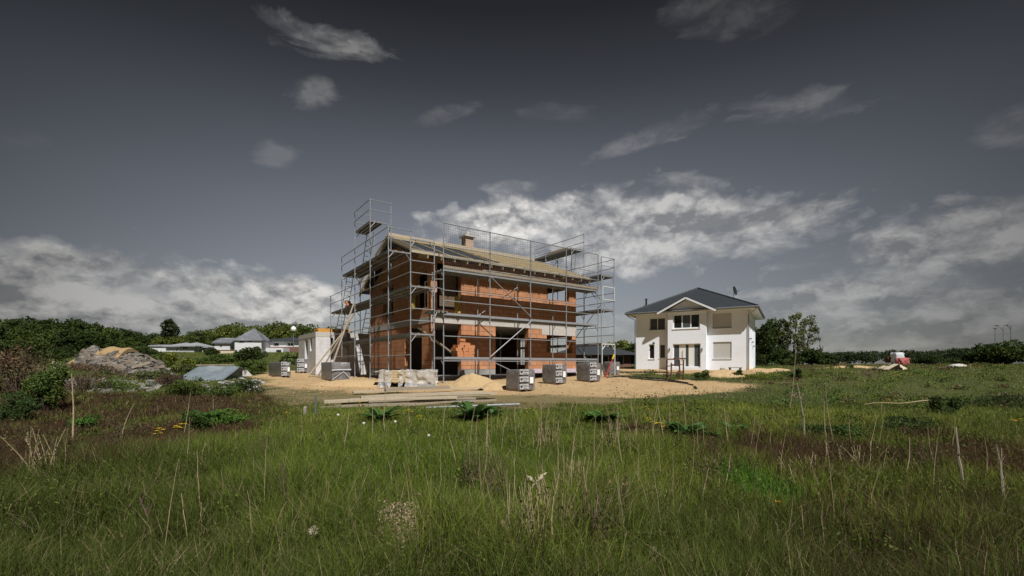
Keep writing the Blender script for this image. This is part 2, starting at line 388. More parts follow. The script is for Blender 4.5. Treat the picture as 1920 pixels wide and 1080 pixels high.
# ------------------------------------------------------------------ camera, sun, sky
cam = bpy.data.cameras.new('camera'); cam.sensor_width = 36; cam.lens = 36 * F / 1920; cam.shift_y = (HY - 540) / 1920
cam.clip_start = .05; cam.clip_end = 3000
co = bpy.data.objects.new('camera', cam); COL.objects.link(co); co.location = (0, 0, EYE); co.rotation_euler = (R(90), 0, 0)
scene.camera = co
SUN_AZ, SUN_EL = R(25), R(54)              # azimuth: to the right of straight behind the camera
S = Vector((math.sin(SUN_AZ) * math.cos(SUN_EL), -math.cos(SUN_AZ) * math.cos(SUN_EL), math.sin(SUN_EL)))
sl = bpy.data.lights.new('sun', 'SUN'); sl.energy = 4.9; sl.angle = R(.55); sl.color = (1, .98, .955)
so = bpy.data.objects.new('sun', sl); COL.objects.link(so); so.location = S * 50; so.rotation_euler = S.to_track_quat('Z', 'Y').to_euler()
vs = scene.view_settings; vs.view_transform = 'Standard'; vs.look = 'None'; vs.gamma = 1; vs.use_curve_mapping = False; vs.exposure = 0.22
scene.cycles.max_bounces = 5; scene.cycles.diffuse_bounces = 2; scene.cycles.glossy_bounces = 2; scene.cycles.transparent_max_bounces = 8
scene.cycles.use_denoising = True

world = bpy.data.worlds.new('World'); scene.world = world; world.use_nodes = True
ns, ln = world.node_tree.nodes, world.node_tree.links
bg = ns['Background']; bg.inputs['Strength'].default_value = .10
sky = N(ns, 'ShaderNodeTexSky', sky_type='NISHITA', sun_disc=False, sun_elevation=SUN_EL, sun_rotation=math.pi - SUN_AZ, dust_density=.6)
tc = N(ns, 'ShaderNodeTexCoord'); sp = N(ns, 'ShaderNodeSeparateXYZ'); ln.new(tc.outputs['Generated'], sp.inputs[0])
def wmath(op, a, b=None, clamp=False):
    n = N(ns, 'ShaderNodeMath', operation=op, use_clamp=clamp)
    for i, v in enumerate((a, b)):
        if v is None: continue
        if isinstance(v, (int, float)): n.inputs[i].default_value = v
        else: ln.new(v, n.inputs[i])
    return n.outputs[0]
az = wmath('ARCTAN2', sp.outputs['X'], sp.outputs['Y']); el = wmath('ARCSINE', sp.outputs['Z'])
ae = N(ns, 'ShaderNodeCombineXYZ'); ln.new(az, ae.inputs[0]); ln.new(el, ae.inputs[1]); AE = ae.outputs[0]
def wnoise(scale, sy, det, rough, seed, dist=0.0):
    mp = N(ns, 'ShaderNodeMapping'); mp.inputs['Scale'].default_value = (1, sy, 1); mp.inputs['Location'].default_value = (seed, seed * .7, seed * 1.3)
    ln.new(AE, mp.inputs['Vector'])
    n = N(ns, 'ShaderNodeTexNoise', i_Scale=scale, i_Detail=det, i_Roughness=rough, i_Distortion=dist); ln.new(mp.outputs[0], n.inputs['Vector'])
    return n.outputs['Fac']
def puff(dy):
    mp = N(ns, 'ShaderNodeMapping'); mp.inputs['Scale'].default_value = (1, 1.5, 1); mp.inputs['Location'].default_value = (2.3, 1.6 + dy, 3.0); ln.new(AE, mp.inputs['Vector'])
    wn = N(ns, 'ShaderNodeTexNoise', i_Scale=22.0, i_Detail=3.0, i_Roughness=.6); ln.new(mp.outputs[0], wn.inputs['Vector'])
    wv = N(ns, 'ShaderNodeVectorMath', operation='MULTIPLY_ADD'); ln.new(wn.outputs['Color'], wv.inputs[0]); wv.inputs[1].default_value = (.055, .055, .0); ln.new(mp.outputs[0], wv.inputs[2])
    n = N(ns, 'ShaderNodeTexNoise', i_Scale=7.5, i_Detail=6.0, i_Roughness=.56); ln.new(wv.outputs[0], n.inputs['Vector'])
    if dy: return n.outputs['Fac']
    v = N(ns, 'ShaderNodeTexVoronoi', feature='SMOOTH_F1', i_Scale=19.0, i_Smoothness=.35); v.inputs['Detail'].default_value = 1.0; v.inputs['Roughness'].default_value = .55; ln.new(wv.outputs[0], v.inputs['Vector'])
    return n.outputs['Fac'], wmath('ADD', wmath('MULTIPLY', n.outputs['Fac'], .74), wmath('MULTIPLY', wmath('SUBTRACT', 1.0, v.outputs['Distance']), .24))
n_base, n_puff = puff(0.0); n_above = puff(.030); n_puff = wmath('ADD', n_puff, .075); n_wisp = wnoise(7, 3.2, 10.0, .62, 7.1, .5); n_sh0 = wnoise(14, 1.9, 9.0, .62, 4.4, .3); n_shade = wmath('ADD', wmath('MULTIPLY', n_sh0, .55), wmath('MULTIPLY', wmath('ADD', wmath('SUBTRACT', n_base, n_above), .14), 1.75), True)
def azel(px, py): return math.atan((px - CX) / F), math.atan((HY - py) / math.hypot(F, px - CX))
def cloud(px, py, rx, ry, gain, noise, amp, tilt=0, top=1.0):
    c = math.cos(R(tilt)); s = math.sin(R(tilt))
    a, e = azel(px, py); h_ = 8.0
    ax, ex = azel(px + h_ * c, py - h_ * s); ay, ey_ = azel(px - h_ * s, py - h_ * c)
    J = np.array([[(ax - a) / h_, (ay - a) / h_], [(ex - e) / h_, (ey_ - e) / h_]]) @ np.diag([rx, ry]); I = np.linalg.inv(J)
    su = N(ns, 'ShaderNodeVectorMath', operation='SUBTRACT'); ln.new(AE, su.inputs[0]); su.inputs[1].default_value = (a, e, 0)
    dd = []
    for r_ in range(2):
        d_ = N(ns, 'ShaderNodeVectorMath', operation='DOT_PRODUCT'); ln.new(su.outputs[0], d_.inputs[0]); d_.inputs[1].default_value = (I[r_, 0], I[r_, 1], 0); dd.append(d_.outputs['Value'])
    cb_ = N(ns, 'ShaderNodeCombineXYZ'); ln.new(dd[0], cb_.inputs[0]); ln.new(dd[1], cb_.inputs[1])
    le = N(ns, 'ShaderNodeVectorMath', operation='LENGTH'); ln.new(cb_.outputs[0], le.inputs[0])
    m_ = wmath('SUBTRACT', 1.0, le.outputs['Value'])
    m_ = wmath('MINIMUM', m_, .55)
    t = wmath('ADD', m_, wmath('MULTIPLY', wmath('SUBTRACT', noise, .475), amp * 1.6))
    return wmath('MULTIPLY', wmath('MULTIPLY', t, 1.7, True), gain)
P_, W_ = n_puff, n_wisp
CL = [cloud(110, 540, 360, 100, .80, P_, 1.35), cloud(330, 560, 330, 80, .75, P_, 1.6), cloud(545, 572, 150, 66, 1.0, P_, 1.25), cloud(180, 600, 420, 50, .60, P_, 1.2), cloud(20, 500, 130, 50, .7, P_, 1.3), cloud(250, 520, 120, 34, .8, P_, 1.2),
      cloud(965, 420, 165, 62, 1.0, P_, 1.15, 8), cloud(1180, 430, 340, 78, .66, P_, 1.3), cloud(1390, 425, 200, 58, .58, W_, 1.5, 2), cloud(1100, 470, 320, 48, .62, P_, 1.3), cloud(1060, 385, 70, 26, .7, P_, 1.1),
      cloud(1790, 455, 260, 70, .58, P_, 1.7, 8), cloud(1900, 430, 160, 70, .5, W_, 1.5), cloud(1700, 570, 400, 75, .42, W_, 1.9), cloud(1560, 545, 110, 24, .55, W_, 1.7), cloud(1500, 630, 520, 60, .30, W_, 1.3),
      cloud(620, 78, 112, 34, 0.240, W_, 1.7, -14), cloud(592, 172, 46, 30, 0.150, W_, 1.7), cloud(520, 290, 46, 26, 0.100, W_, 1.6), cloud(1200, 262, 120, 22, 0.130, W_, 1.9, 20),
      cloud(1510, 205, 140, 32, 0.150, W_, 1.7, 6), cloud(1890, 240, 70, 34, 0.150, W_, 1.7, 20), cloud(1350, 25, 120, 50, 0.065, W_, 1.6), cloud(1030, 210, 80, 22, 0.050, W_, 1.7), cloud(845, 215, 60, 16, 0.060, W_, 1.8, 15),
      cloud(960, 350, 60, 16, .26, W_, 1.8), cloud(1280, 340, 70, 18, .20, W_, 1.8), cloud(1790, 375, 50, 16, .34, W_, 1.6), cloud(1860, 390, 60, 16, .3, W_, 1.6), cloud(30, 255, 90, 22, 0.050, W_, 1.7, -10)]
dens = CL[0]
for c in CL[1:]: dens = wmath('MAXIMUM', dens, c)
hs = N(ns, 'ShaderNodeHueSaturation'); hs.inputs['Saturation'].default_value = .37; hs.inputs['Hue'].default_value = .508; ln.new(sky.outputs[0], hs.inputs['Color'])
gr = N(ns, 'ShaderNodeValToRGB'); ln.new(wmath('DIVIDE', el, R(50)), gr.inputs['Fac'])
els = gr.color_ramp.elements
els[0].position = 0; els[0].color = (.46, .46, .455, 1); els[1].position = 1; els[1].color = (.045, .045, .047, 1)
for p, v in ((.10, .46), (.22, .47), (.36, .42), (.50, .31), (.63, .17), (.76, .08)):
    e_ = els.new(p); e_.color = (v, v, v * 1.01, 1)
ml = N(ns, 'ShaderNodeMixRGB', blend_type='MULTIPLY'); ml.inputs[0].default_value = 1; ln.new(hs.outputs[0], ml.inputs[1]); ln.new(gr.outputs[0], ml.inputs[2])
sh = N(ns, 'ShaderNodeValToRGB'); ln.new(n_shade, sh.inputs['Fac'])
sh.color_ramp.elements[0].position = .36; sh.color_ramp.elements[0].color = (2.5, 2.5, 2.56, 1)
sh.color_ramp.elements[1].position = .66; sh.color_ramp.elements[1].color = (7.0, 6.85, 6.6, 1)
dk = N(ns, 'ShaderNodeMixRGB'); ln.new(dens, dk.inputs[0]); ln.new(ml.outputs[0], dk.inputs[1]); ln.new(sh.outputs[0], dk.inputs[2])
fa = wmath('SUBTRACT', 1.0, wmath('MULTIPLY', wmath('POWER', wmath('MINIMUM', wmath('DIVIDE', wmath('ABSOLUTE', az), R(50)), 1.0), 1.8), .58))
fm = N(ns, 'ShaderNodeVectorMath', operation='SCALE'); ln.new(dk.outputs[0], fm.inputs[0]); ln.new(fa, fm.inputs['Scale'])
ln.new(fm.outputs[0], bg.inputs['Color'])
world.cycles.sampling_method = 'MANUAL'; world.cycles.sample_map_resolution = 512

# ------------------------------------------------------------------ ground sheet
def axis_coords(step, near, far, grow=1.13):
    v = [0.0]; s = step
    while v[-1] < far:
        if v[-1] > near: s *= grow
        v.append(v[-1] + s)
    return np.array(v)
xp = axis_coords(.3, 22, 700); gx = np.r_[-xp[:0:-1], xp]
yp = axis_coords(.3, 34, 1200); gy = np.r_[-axis_coords(1.0, 5, 80)[:0:-1], yp]
GX, GY = np.meshgrid(gx, gy); GZ = H(GX, GY)
def gpoly(pts): return [tuple(ground(px, py)[:2]) for px, py in pts]
SANDP = gpoly([(462, 706), (500, 720), (555, 728), (620, 734), (700, 737), (800, 740), (880, 741), (960, 741), (1060, 742), (1180, 746), (1290, 743), (1370, 733), (1428, 722), (1340, 714), (1250, 714), (1185, 709)]) + [(8.5, 34), (-2, 40), (-14, 37.5), (-17, 33)]
YARDP = gpoly([(1165, 701), (1300, 701.5), (1420, 701), (1478, 694)]) + [(25.5, 40), (24, 52), (16, 52), (9.5, 46)]
def sand_d(x, y): return np.maximum(sdist(x, y, SANDP), sdist(x, y, YARDP))
sd = sand_d(GX, GY) + (fbm(GX, GY, .9, 21) - .5) * 1.5
sandm = sstep(-.35, .35, sd)
with np.errstate(all='ignore'):
    gpx, gpy = topix(GX, np.maximum(GY, .5), GZ)
jx, jy = gpx + (fbm(GX, GY, 1.5, 41) - .5) * 120, gpy + (fbm(GX, GY, 1.5, 43) - .5) * 34
drym = zone(jx, jy, [(480, 728), (1150, 738), (1170, 762), (960, 768), (560, 764), (490, 748)]) * (GY > 3) * .8
BROWN_L = [(-400, 735), (130, 728), (300, 742), (520, 735), (525, 800), (430, 835), (300, 850), (130, 905), (-100, 950), (-400, 960)]
BROWN_R = [(1150, 795), (1300, 818), (1440, 826), (1920, 842), (2400, 845), (2400, 915), (1920, 905), (1640, 905), (1460, 925), (1300, 865), (1190, 835)]
jx, jy = gpx + (fbm(GX, GY, 2.2, 51) - .5) * 260, gpy + (fbm(GX, GY, 2.2, 53) - .5) * 90
brm = (zone(jx, jy, BROWN_L) | zone(jx, jy, BROWN_R)) * .8 * (GY > 2) * 1.0
nx, ny = len(gx), len(gy)
idx = np.arange(nx * ny).reshape(ny, nx)
quads = np.stack([idx[:-1, :-1], idx[:-1, 1:], idx[1:, 1:], idx[1:, :-1]], -1).reshape(-1, 4)
def ground_mat():
    m, ns, ln, b = new_mat('meadow_soil_and_sand')
    at_ = N(ns, 'ShaderNodeAttribute', attribute_name='tint'); sp = N(ns, 'ShaderNodeSeparateColor'); ln.new(at_.outputs['Color'], sp.inputs[0])
    tc = N(ns, 'ShaderNodeTexCoord')
    def noise(sc, det=8.0, r=.6):
        n = N(ns, 'ShaderNodeTexNoise', i_Scale=sc, i_Detail=det, i_Roughness=r); ln.new(tc.outputs['Object'], n.inputs['Vector']); return n.outputs['Fac']
    def ramp(f, stops):
        r = N(ns, 'ShaderNodeValToRGB'); ln.new(f, r.inputs['Fac']); e = r.color_ramp.elements
        e[0].position, e[0].color = stops[0][0], c4(stops[0][1]); e[1].position, e[1].color = stops[-1][0], c4(stops[-1][1])
        for p, c in stops[1:-1]: x = e.new(p); x.color = c4(c)
        return r.outputs[0]
    def mix(f, a, b_):
        x = N(ns, 'ShaderNodeMixRGB')
        ln.new(f, x.inputs[0]); ln.new(a, x.inputs[1]); ln.new(b_, x.inputs[2]); return x.outputs[0]
    n1 = noise(1.7); n2 = noise(.11, 6.0); n3 = noise(9.0)
    green = ramp(n1, [(.25, (.030, .034, .012)), (.5, (.052, .066, .020)), (.75, (.085, .088, .032))])
    field = ramp(n2, [(.35, (.040, .052, .017)), (.5, (.070, .085, .026)), (.65, (.088, .072, .036))])
    g = mix(ramp(n3, [(.3, (.3, .3, .3)), (.7, (.75, .75, .75))]), green, field)
    dry = ramp(n3, [(.3, (.15, .115, .058)), (.5, (.24, .185, .10)), (.72, (.12, .12, .045))])
    brown = ramp(n3, [(.3, (.045, .026, .015)), (.7, (.10, .062, .034))])
    sand = ramp(n1, [(.25, (.32, .215, .11)), (.5, (.43, .295, .155)), (.75, (.51, .365, .205))])
    s2 = ramp(noise(14.0), [(.35, (.27, .185, .10)), (.55, (.46, .325, .175))]); x = N(ns, 'ShaderNodeMixRGB'); x.inputs[0].default_value = .45
    ln.new(sand, x.inputs[1]); ln.new(s2, x.inputs[2]); sand = x.outputs[0]
    o = mix(sp.outputs['Green'], g, dry); o = mix(sp.outputs['Blue'], o, brown); o = mix(sp.outputs['Red'], o, sand)
    ln.new(o, b.inputs['Base Color']); b.inputs['Roughness'].default_value = .95; b.inputs['Specular IOR Level'].default_value = .1
    nb = N(ns, 'ShaderNodeTexNoise', i_Scale=11.0, i_Detail=9.0, i_Roughness=.7); ln.new(tc.outputs['Object'], nb.inputs['Vector'])
    bp = N(ns, 'ShaderNodeBump', i_Strength=.9, i_Distance=.09); ln.new(nb.outputs['Fac'], bp.inputs['Height']); ln.new(bp.outputs['Normal'], b.inputs['Normal'])
    return m
gtint = np.stack([sandm, drym, brm], -1).reshape(-1, 3)
g_o = np_mesh('ground', (np.stack([GX, GY, GZ], -1).reshape(-1, 3), quads.ravel(), np.arange(0, len(quads) * 4, 4), None), 4, ground_mat(), tint=gtint, smooth=True)
tag(g_o, 'rough meadow and sandy building plot', None, kind='structure')

# ------------------------------------------------------------------ the brick house under construction
TH = .631
FH = Frame(-3.876, 21.646, TH); HW, HD = 9.57, 8.49; WB = 6.02 + .503 * .7 - .25
hz = .72
house = thing('brick_house', 'unfinished orange clay-block house with bare battened roof inside the scaffolding', 'house', (FH.o[0], FH.o[1], hz), TH)
E_, SL0, SL1, WT = .95, 3.53, 3.82, 6.62           # floor, slab under/top, wall top
RZ = lambda y: 6.60 + .386 * (y + .7) if y <= HD / 2 else 6.02 + .503 * (HD + .7 - y)   # roof surface
def fx(px): return FH.x_at(px, 0)
def fy(px): return FH.y_at(px, 0)
g1 = (fx(814), fx(865), E_, SL0); g2 = (fx(929), fx(991), E_, SL0)
x3a, x3b = fx(1025), fx(1073); g3 = (x3a, x3b, FH.z_at(661, x3a, 0), FH.z_at(628, x3a, 0))
u1 = (fx(819.5), fx(865), FH.z_at(580, fx(840), 0), WT - .12); u2 = (fx(1026), fx(1067), FH.z_at(563, fx(1045), 0), WT - .12)
ga = (fy(791), fy(759), E_, SL0 - .08); gb = (fy(801), fy(775), 4.30, 6.1); gc = (fy(737), fy(718), 4.30, 6.0)
T = .365
PB = 1.28                                           # top of the concrete plinth course
def hb(): return MB()
b = hb(); wall(b, 0, HW, PB, SL0, 0, T, [g1, g2, g3]); wall(b, 0, HW, SL1, WT, 0, T, [u1, u2])
b.build('front_wall', M['brick'], house, -hz)
b = hb(); wall(b, T, HD - T, PB, SL0, 0, T, [ga], 'y'); wall(b, T, HD - T, SL1, WB, 0, T, [gb, gc], 'y')
rz = lambda y: RZ(y) - .24
b.add([(0, T, WB), (0, HD - T, WB), (0, HD - T, rz(HD - T)), (0, HD / 2, rz(HD / 2)), (0, T, rz(T)),
       (T, T, WB), (T, HD - T, WB), (T, HD - T, rz(HD - T)), (T, HD / 2, rz(HD / 2)), (T, T, rz(T))],
      [(4, 3, 2, 1, 0), (5, 6, 7, 8, 9), (0, 5, 9, 4), (4, 9, 8, 3), (3, 8, 7, 2), (2, 7, 6, 1)])
b.build('gable_wall', M['brick'], house, -hz)
r1 = (.45, 2.3, 1.5, 3.2); r2 = (.45, 2.6, 4.7, 6.1)
b = hb(); wall(b, T, HD - T, PB, SL0, HW - T, HW, [r1, (4, 5.5, 1.5, 3.2)], 'y'); wall(b, T, HD - T, SL1, WB, HW - T, HW, [r2, (4, 5.5, 4.7, 6.0)], 'y')
b.add([(HW - T, T, WB), (HW - T, HD - T, WB), (HW - T, HD - T, rz(HD - T)), (HW - T, HD / 2, rz(HD / 2)), (HW - T, T, rz(T)),
       (HW, T, WB), (HW, HD - T, WB), (HW, HD - T, rz(HD - T)), (HW, HD / 2, rz(HD / 2)), (HW, T, rz(T))],
      [(4, 3, 2, 1, 0), (5, 6, 7, 8, 9), (0, 5, 9, 4), (4, 9, 8, 3), (3, 8, 7, 2), (2, 7, 6, 1)])
b.build('gable_wall', M['brick'], house, -hz)
b = hb(); wall(b, 0, HW, PB, SL0, HD - T, HD, [(3, 4.2, 1.6, 3.2)]); wall(b, 0, HW, SL1, WB, HD - T, HD, [(6.2, 7.4, 4.9, 6.0)])
b.build('back_wall', M['brick'], house, -hz)
b = hb(); b.box(-.012, HW + .012, -.012, HD + .012, SL0 + .002, SL1 - .002); b.build('floor_slab', M['lightconc'], house, -hz)
b = hb(); b.box(.05, HW - .05, .05, HD - .05, E_ - .3, E_); b.build('ground_slab', M['concrete'], house, -hz)
b = hb()
xs = sorted([0, g1[0], g1[1], g2[0], g2[1], HW])
wall(b, 0, x3a - 1.0, hz - .35, PB - .002, .01, T - .01, [(g1[0], g1[1], E_, 9), (g2[0], g2[1], E_, 9)]); wall(b, .4, HD, hz - .35, PB - .002, .01, T - .01, [(ga[0], ga[1], E_, 9)], 'y')
b.build('plinth', M['concrete'], house, -hz)
b = hb(); b.box(x3a - .995, HW - .003, .003, T, hz - .35, 1.0); b.box(HW - T, HW - .003, T + .01, HD, hz - .35, PB - .004); b.build('damp_proofing', M['bitumen'], house, -hz)
b = hb(); b.box(x3a - .995, HW - .006, -.03, T - .02, 1.003, PB - .003); b.build('insulation_strip', M['lilac'], house, -hz)
b = hb(); b.box(fx(1016), fx(1078.5), -.014, T - .1, g3[3] + .002, g3[3] + .33); b.build('lintel', M['lightconc'], house, -hz)
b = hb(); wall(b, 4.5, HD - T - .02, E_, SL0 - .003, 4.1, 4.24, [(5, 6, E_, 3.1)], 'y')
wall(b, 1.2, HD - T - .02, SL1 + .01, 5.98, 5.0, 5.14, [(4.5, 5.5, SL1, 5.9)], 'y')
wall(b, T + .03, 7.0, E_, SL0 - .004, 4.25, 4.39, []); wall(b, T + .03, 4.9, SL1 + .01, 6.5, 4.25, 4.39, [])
b.build('inner_wall', M['shadewall'], house, -hz)
# roof: plates, rafters, membrane, battens
roof = hb()
for y0, y1 in ((-.7, HD / 2), (HD + .7, HD / 2)):
    for k in range(16):
        x = -.48 + k * (HW + .96) / 15
        roof.beam((x, y0, RZ(y0) - .12), (x, y1, RZ(y1) - .12), .08, .18)
for y in (.18, HD - .18, HD / 2): roof.beam((-.52, y, RZ(y) - .27), (HW + .52, y, RZ(y) - .27), .14, .16)
roof.build('rafters', M['timber'], house, -hz)
mem = hb()
for y0, y1 in ((-.68, HD / 2), (HD + .68, HD / 2)):
    vv = []
    for x in (-.5, HW + .5):
        vv += [(x, y0, RZ(y0) - .015), (x, y1, RZ(y1) - .015)]
    mem.add(vv + [(a, c, d - .012) for a, c, d in vv], [(0, 2, 3, 1), (4, 5, 7, 6), (0, 4, 6, 2), (1, 3, 7, 5), (0, 1, 5, 4), (2, 6, 7, 3)])
# the loose flap hanging under the verge, and the crumpled roll at the eave corner
fl = []
for i in range(15):
    y = 1.0 + i * .30; zt = RZ(min(y, 2 * HD / 2 - y if y > HD / 2 else y)) - .05; zt = RZ(y) - .06
    dz = .34 + .10 * math.sin(i * 1.7) + .05 * math.sin(i * 3.1)
    fl += [(-.47 + .03 * math.sin(i * 2.2), y, zt), (-.42 + .06 * math.sin(i * 1.3), y, zt - dz)]
mem.add(fl, [(2 * i, 2 * i + 1, 2 * i + 3, 2 * i + 2) for i in range(14)])
mem.build('roof_membrane', M['membrane'], house, -hz)
cb = hb()                                        # counter battens up the slope
for k in range(9):
    x = -.44 + k * (HW + .88) / 8
    cb.beam((x, -.70, RZ(-.70) + .012), (x, HD / 2, RZ(HD / 2) + .012), .07, .045); cb.beam((x, HD + .7, RZ(HD + .7) + .012), (x, HD / 2, RZ(HD / 2) + .012), .07, .045)
cb.build('counter_battens', M['battenwood'], house, -hz)
bt = hb(); rows = 17
for k in range(rows):
    y = -.66 + k * (HD / 2 + .60) / (rows - 1); z = RZ(y) + .055
    x0 = -.55 if k >= 13 else 3.9 + random.uniform(-.15, .15) - .03 * k
    if k == 0: x0 = -1.38
    bt.beam((x0, y, z), (HW + .52, y, z), .06, .04)
    bt.beam((-.5, HD - y, z), (HW + .52, HD - y, z), .06, .04)
bt.build('tile_battens', M['battenwood'], house, -hz)
fb = hb(); fb.box(-1.3, HW + .55, -.735, -.705, RZ(-.7) - .05, RZ(-.7) + .06); fb.box(-.5, HW + .2, HD / 2 - .05, HD / 2 + .05, RZ(HD / 2) + .03, RZ(HD / 2) + .22)
fb.beam((-.545, -.70, RZ(-.70) - .01), (-.545, HD / 2, RZ(HD / 2) - .01), .03, .20); fb.beam((-.545, HD + .7, RZ(-.7) - .01), (-.545, HD / 2, RZ(HD / 2) - .01), .03, .20)
fb.build('verge_boards', M['battenwood'] if False else M['paletimber'], house, -hz)
ey = HD / 2 + .45; chx = FH.x_at(876.5, ey); ct = FH.z_at(446, chx, ey)
b = hb(); b.box(chx - .27, chx + .27, ey - .26, ey + .26, 7.6, ct)
ch = b.build('chimney', M['paleclay'], house, -hz)
b = hb(); b.box(chx - .39, chx + .39, ey - .38, ey + .38, ct + .002, ct + .10); b.tube((chx, ey, ct + .1), (chx, ey, ct + .37), .15, 12); b.tube((chx, ey, ct + .372), (chx, ey, ct + .43), .10, 12)
cap = b.build('chimney_cap', M['lightconc'], ch, -hz)
# board leaning in the upper left opening, a bare window frame, hanging straps
b = hb(); b.box(u1[0] + .35, u1[1] - .05, .42, .45, u1[2] - .02, WT - .35); b.build('formwork_board', M['deckwood'], house, -hz)
b = hb(); y0, y1 = gb[0] + .02, gb[0] + .55
for p, q in (((.15, y0, 4.33), (.15, y0, 5.6)), ((.15, y1, 4.33), (.15, y1, 5.6)), ((.15, y0, 5.6), (.15, y1, 5.6)), ((.15, y0, 4.33), (.15, y1, 4.33)), ((.15, y0, 5.05), (.15, y1, 5.05))): b.beam(p, q, .06, .06)
b.build('temporary_frame', M['lightconc'], house, -hz)
for lo, hi in ((g1[1] - .02, None),):
    pass
b = hb()
for x in (g2[0] + .6, g2[1] - .5, g1[0] + .7):
    b = hb(); b.tube((x, 2.0, E_), (x, 2.0, SL0), .035, 8); b.box(x - .08, x + .08, 1.92, 2.08, E_, E_ + .01); b.build('steel_prop', M['steel'], house, -hz)

# ------------------------------------------------------------------ scaffolding
FS = Frame(-4.23, 18.91, TH); sz = .52
sc = thing('scaffold', 'grey steel tube scaffolding with plank decks and safety net wrapped round the brick house', 'scaffold', (FS.o[0], FS.o[1], sz), TH)
LZ = [2.842, 4.842, 6.842, 8.842]; FZ = [1.846, 3.846, 5.846]; RZs = [2.76, 4.76, 6.76, 8.84]
BAY, W = 2.5, 1.09
def gz(u, v): p = FS.w(u, v); return float(H(p.x, p.y))
def standard(u, v, top, white=False):
    b = MB(); z0 = gz(u, v); b.tube((u, v, z0 + .05), (u, v, top), .0245, 8)
    for z in np.arange(2.9, top - .5, 2.0): b.tube((u, v, z - .09), (u, v, z + .05), .031, 8)
    b.tube((u, v, z0 + .02), (u, v, z0 + .28), .03, 8); b.box(u - .075, u + .075, v - .075, v + .075, z0 - .04, z0 + .02)
    return b.build('standard', M['steelwhite' if white else 'steel'], sc, -sz)
def transom(p, q, z, gus=True):              # the head of a scaffold frame with its corner braces
    b = MB(); P0, Q0 = Vector((*p, z - .07)), Vector((*q, z - .07)); b.tube(P0, Q0, .024, 6)
    b.tube(P0 - Vector((0, 0, .0)), Q0, .02, 6)
    if gus:
        d = (Q0 - P0).normalized()
        for e, s in ((P0, 1), (Q0, -1)): b.tube(e + d * s * .26, e - Vector((0, 0, .33)), .018, 6)
    b.build('transom', M['steel'], sc, -sz)
def deck(u0, u1, v0, v1, z, planks_along='v'):
    b = MB(); w = (u1 - u0) if planks_along == 'v' else (v1 - v0); n = 3; pw = w / n
    for i in range(n):
        dz = random.uniform(-.004, .004)
        a, c = i * pw + .012, (i + 1) * pw - .012
        if planks_along == 'v':
            b.box(u0 + a + .03, u0 + c - .03, v0 + .02, v1 - .02, z - .035 + dz, z + dz, 0)
            for e in (u0 + a, u0 + c - .028): b.box(e, e + .028, v0 + .01, v1 - .01, z - .095 + dz, z + .015 + dz, 1)
            for k in range(1, 5): b.box(u0 + a + .03, u0 + c - .03, v0 + (v1 - v0) * k / 5 - .02, v0 + (v1 - v0) * k / 5 + .02, z - .057, z - .037 + dz, 1 if k % 2 else 0)
        else:
            b.box(u0 + .02, u1 - .02, v0 + a + .03, v0 + c - .03, z - .035 + dz, z + dz, 0)
            for e in (v0 + a, v0 + c - .028): b.box(u0 + .01, u1 - .01, e, e + .028, z - .095 + dz, z + .015 + dz, 1)
            for k in range(1, 5): b.box(u0 + (u1 - u0) * k / 5 - .02, u0 + (u1 - u0) * k / 5 + .02, v0 + a + .03, v0 + c - .03, z - .057, z - .037 + dz, 1 if k % 2 else 0)
    return b.build('deck', [M['deckwood'], M['steel']], sc, -sz)
def rail(p, q, r=.0195, name='guard_rail'):
    b = MB(); b.tube(p, q, r, 6); return b.build(name, M['steel'], sc, -sz)
def toe(p, q, m='oldtimber'):
    b = MB(); b.beam(p, q, .03, .15); return b.build('toe_board', M[m], sc, -sz)
# gable run (six frames)
tops = [7.0, 7.92, 9.93, 9.93, 7.85, 5.85]; tin = [7.02, 7.9, 9.93, 8.84, 6.85, 4.85]
for k in range(6):
    v = k * BAY
    standard(0, v, tops[k]); standard(W, v, tin[k])
    for z in LZ:
        if z < max(tops[k], 5) + .1 and not (z > 7 and k not in (2, 3)) and not (6 < z < 7 and k == 5): transom((0, v), (W, v), z)
for L, (a, e) in zip(LZ, ((0, 5), (0, 5), (1, 4), (2, 3))):
    for k in range(a, e):
        if L > 8: deck(.0 + .02, .66, k * BAY, (k + 1) * BAY, L)
        else: deck(.03, W - .03, k * BAY, (k + 1) * BAY, L)
        for h in (1.02, .52): rail((-.03, k * BAY, L + h), (-.03, (k + 1) * BAY, L + h))
    for h in (1.02, .52): rail((0, a * BAY - .03, L + h), (W, a * BAY - .03, L + h))
    if L > 8:
        for h in (1.02, .52): rail((0, e * BAY, L + h), (W, e * BAY, L + h))
for k in (0, 1, 3): rail((-.03, k * BAY, 1.92), (-.03, (k + 1) * BAY, 1.9))
rail((-.04, 2 * BAY + .1, 1.98), (-.04, 4.6 * BAY, 2.0)); rail((W, 2 * BAY, 1.55), (W, 4 * BAY, 1.55))
rail((-.05, 3 * BAY, 4.8), (-.05, 4 * BAY, 2.9), .02, 'brace'); rail((-.05, 4 * BAY, 6.8), (-.05, 3 * BAY, 4.9), .02, 'brace'); rail((W + .04, 2 * BAY, 8.8), (W + .04, 3 * BAY, 6.9), .02, 'brace')
rail((W, 2.0 * BAY, 4.8), (W, 3 * BAY, 2.9), .02, 'brace')
def ladder(p, q, w=.36, along=(0, 1, 0), n=None):
    b = MB(); p, q = Vector(p), Vector(q); a = Vector(along) * w / 2
    b.tube(p - a, q - a, .02, 6); b.tube(p + a, q + a, .02, 6)
    n = n or int((q - p).length / .28)
    for i in range(1, n): c = p.lerp(q, i / n); b.tube(c - a, c + a, .015, 5)
    b.build('ladder', M['steel'], sc, -sz)
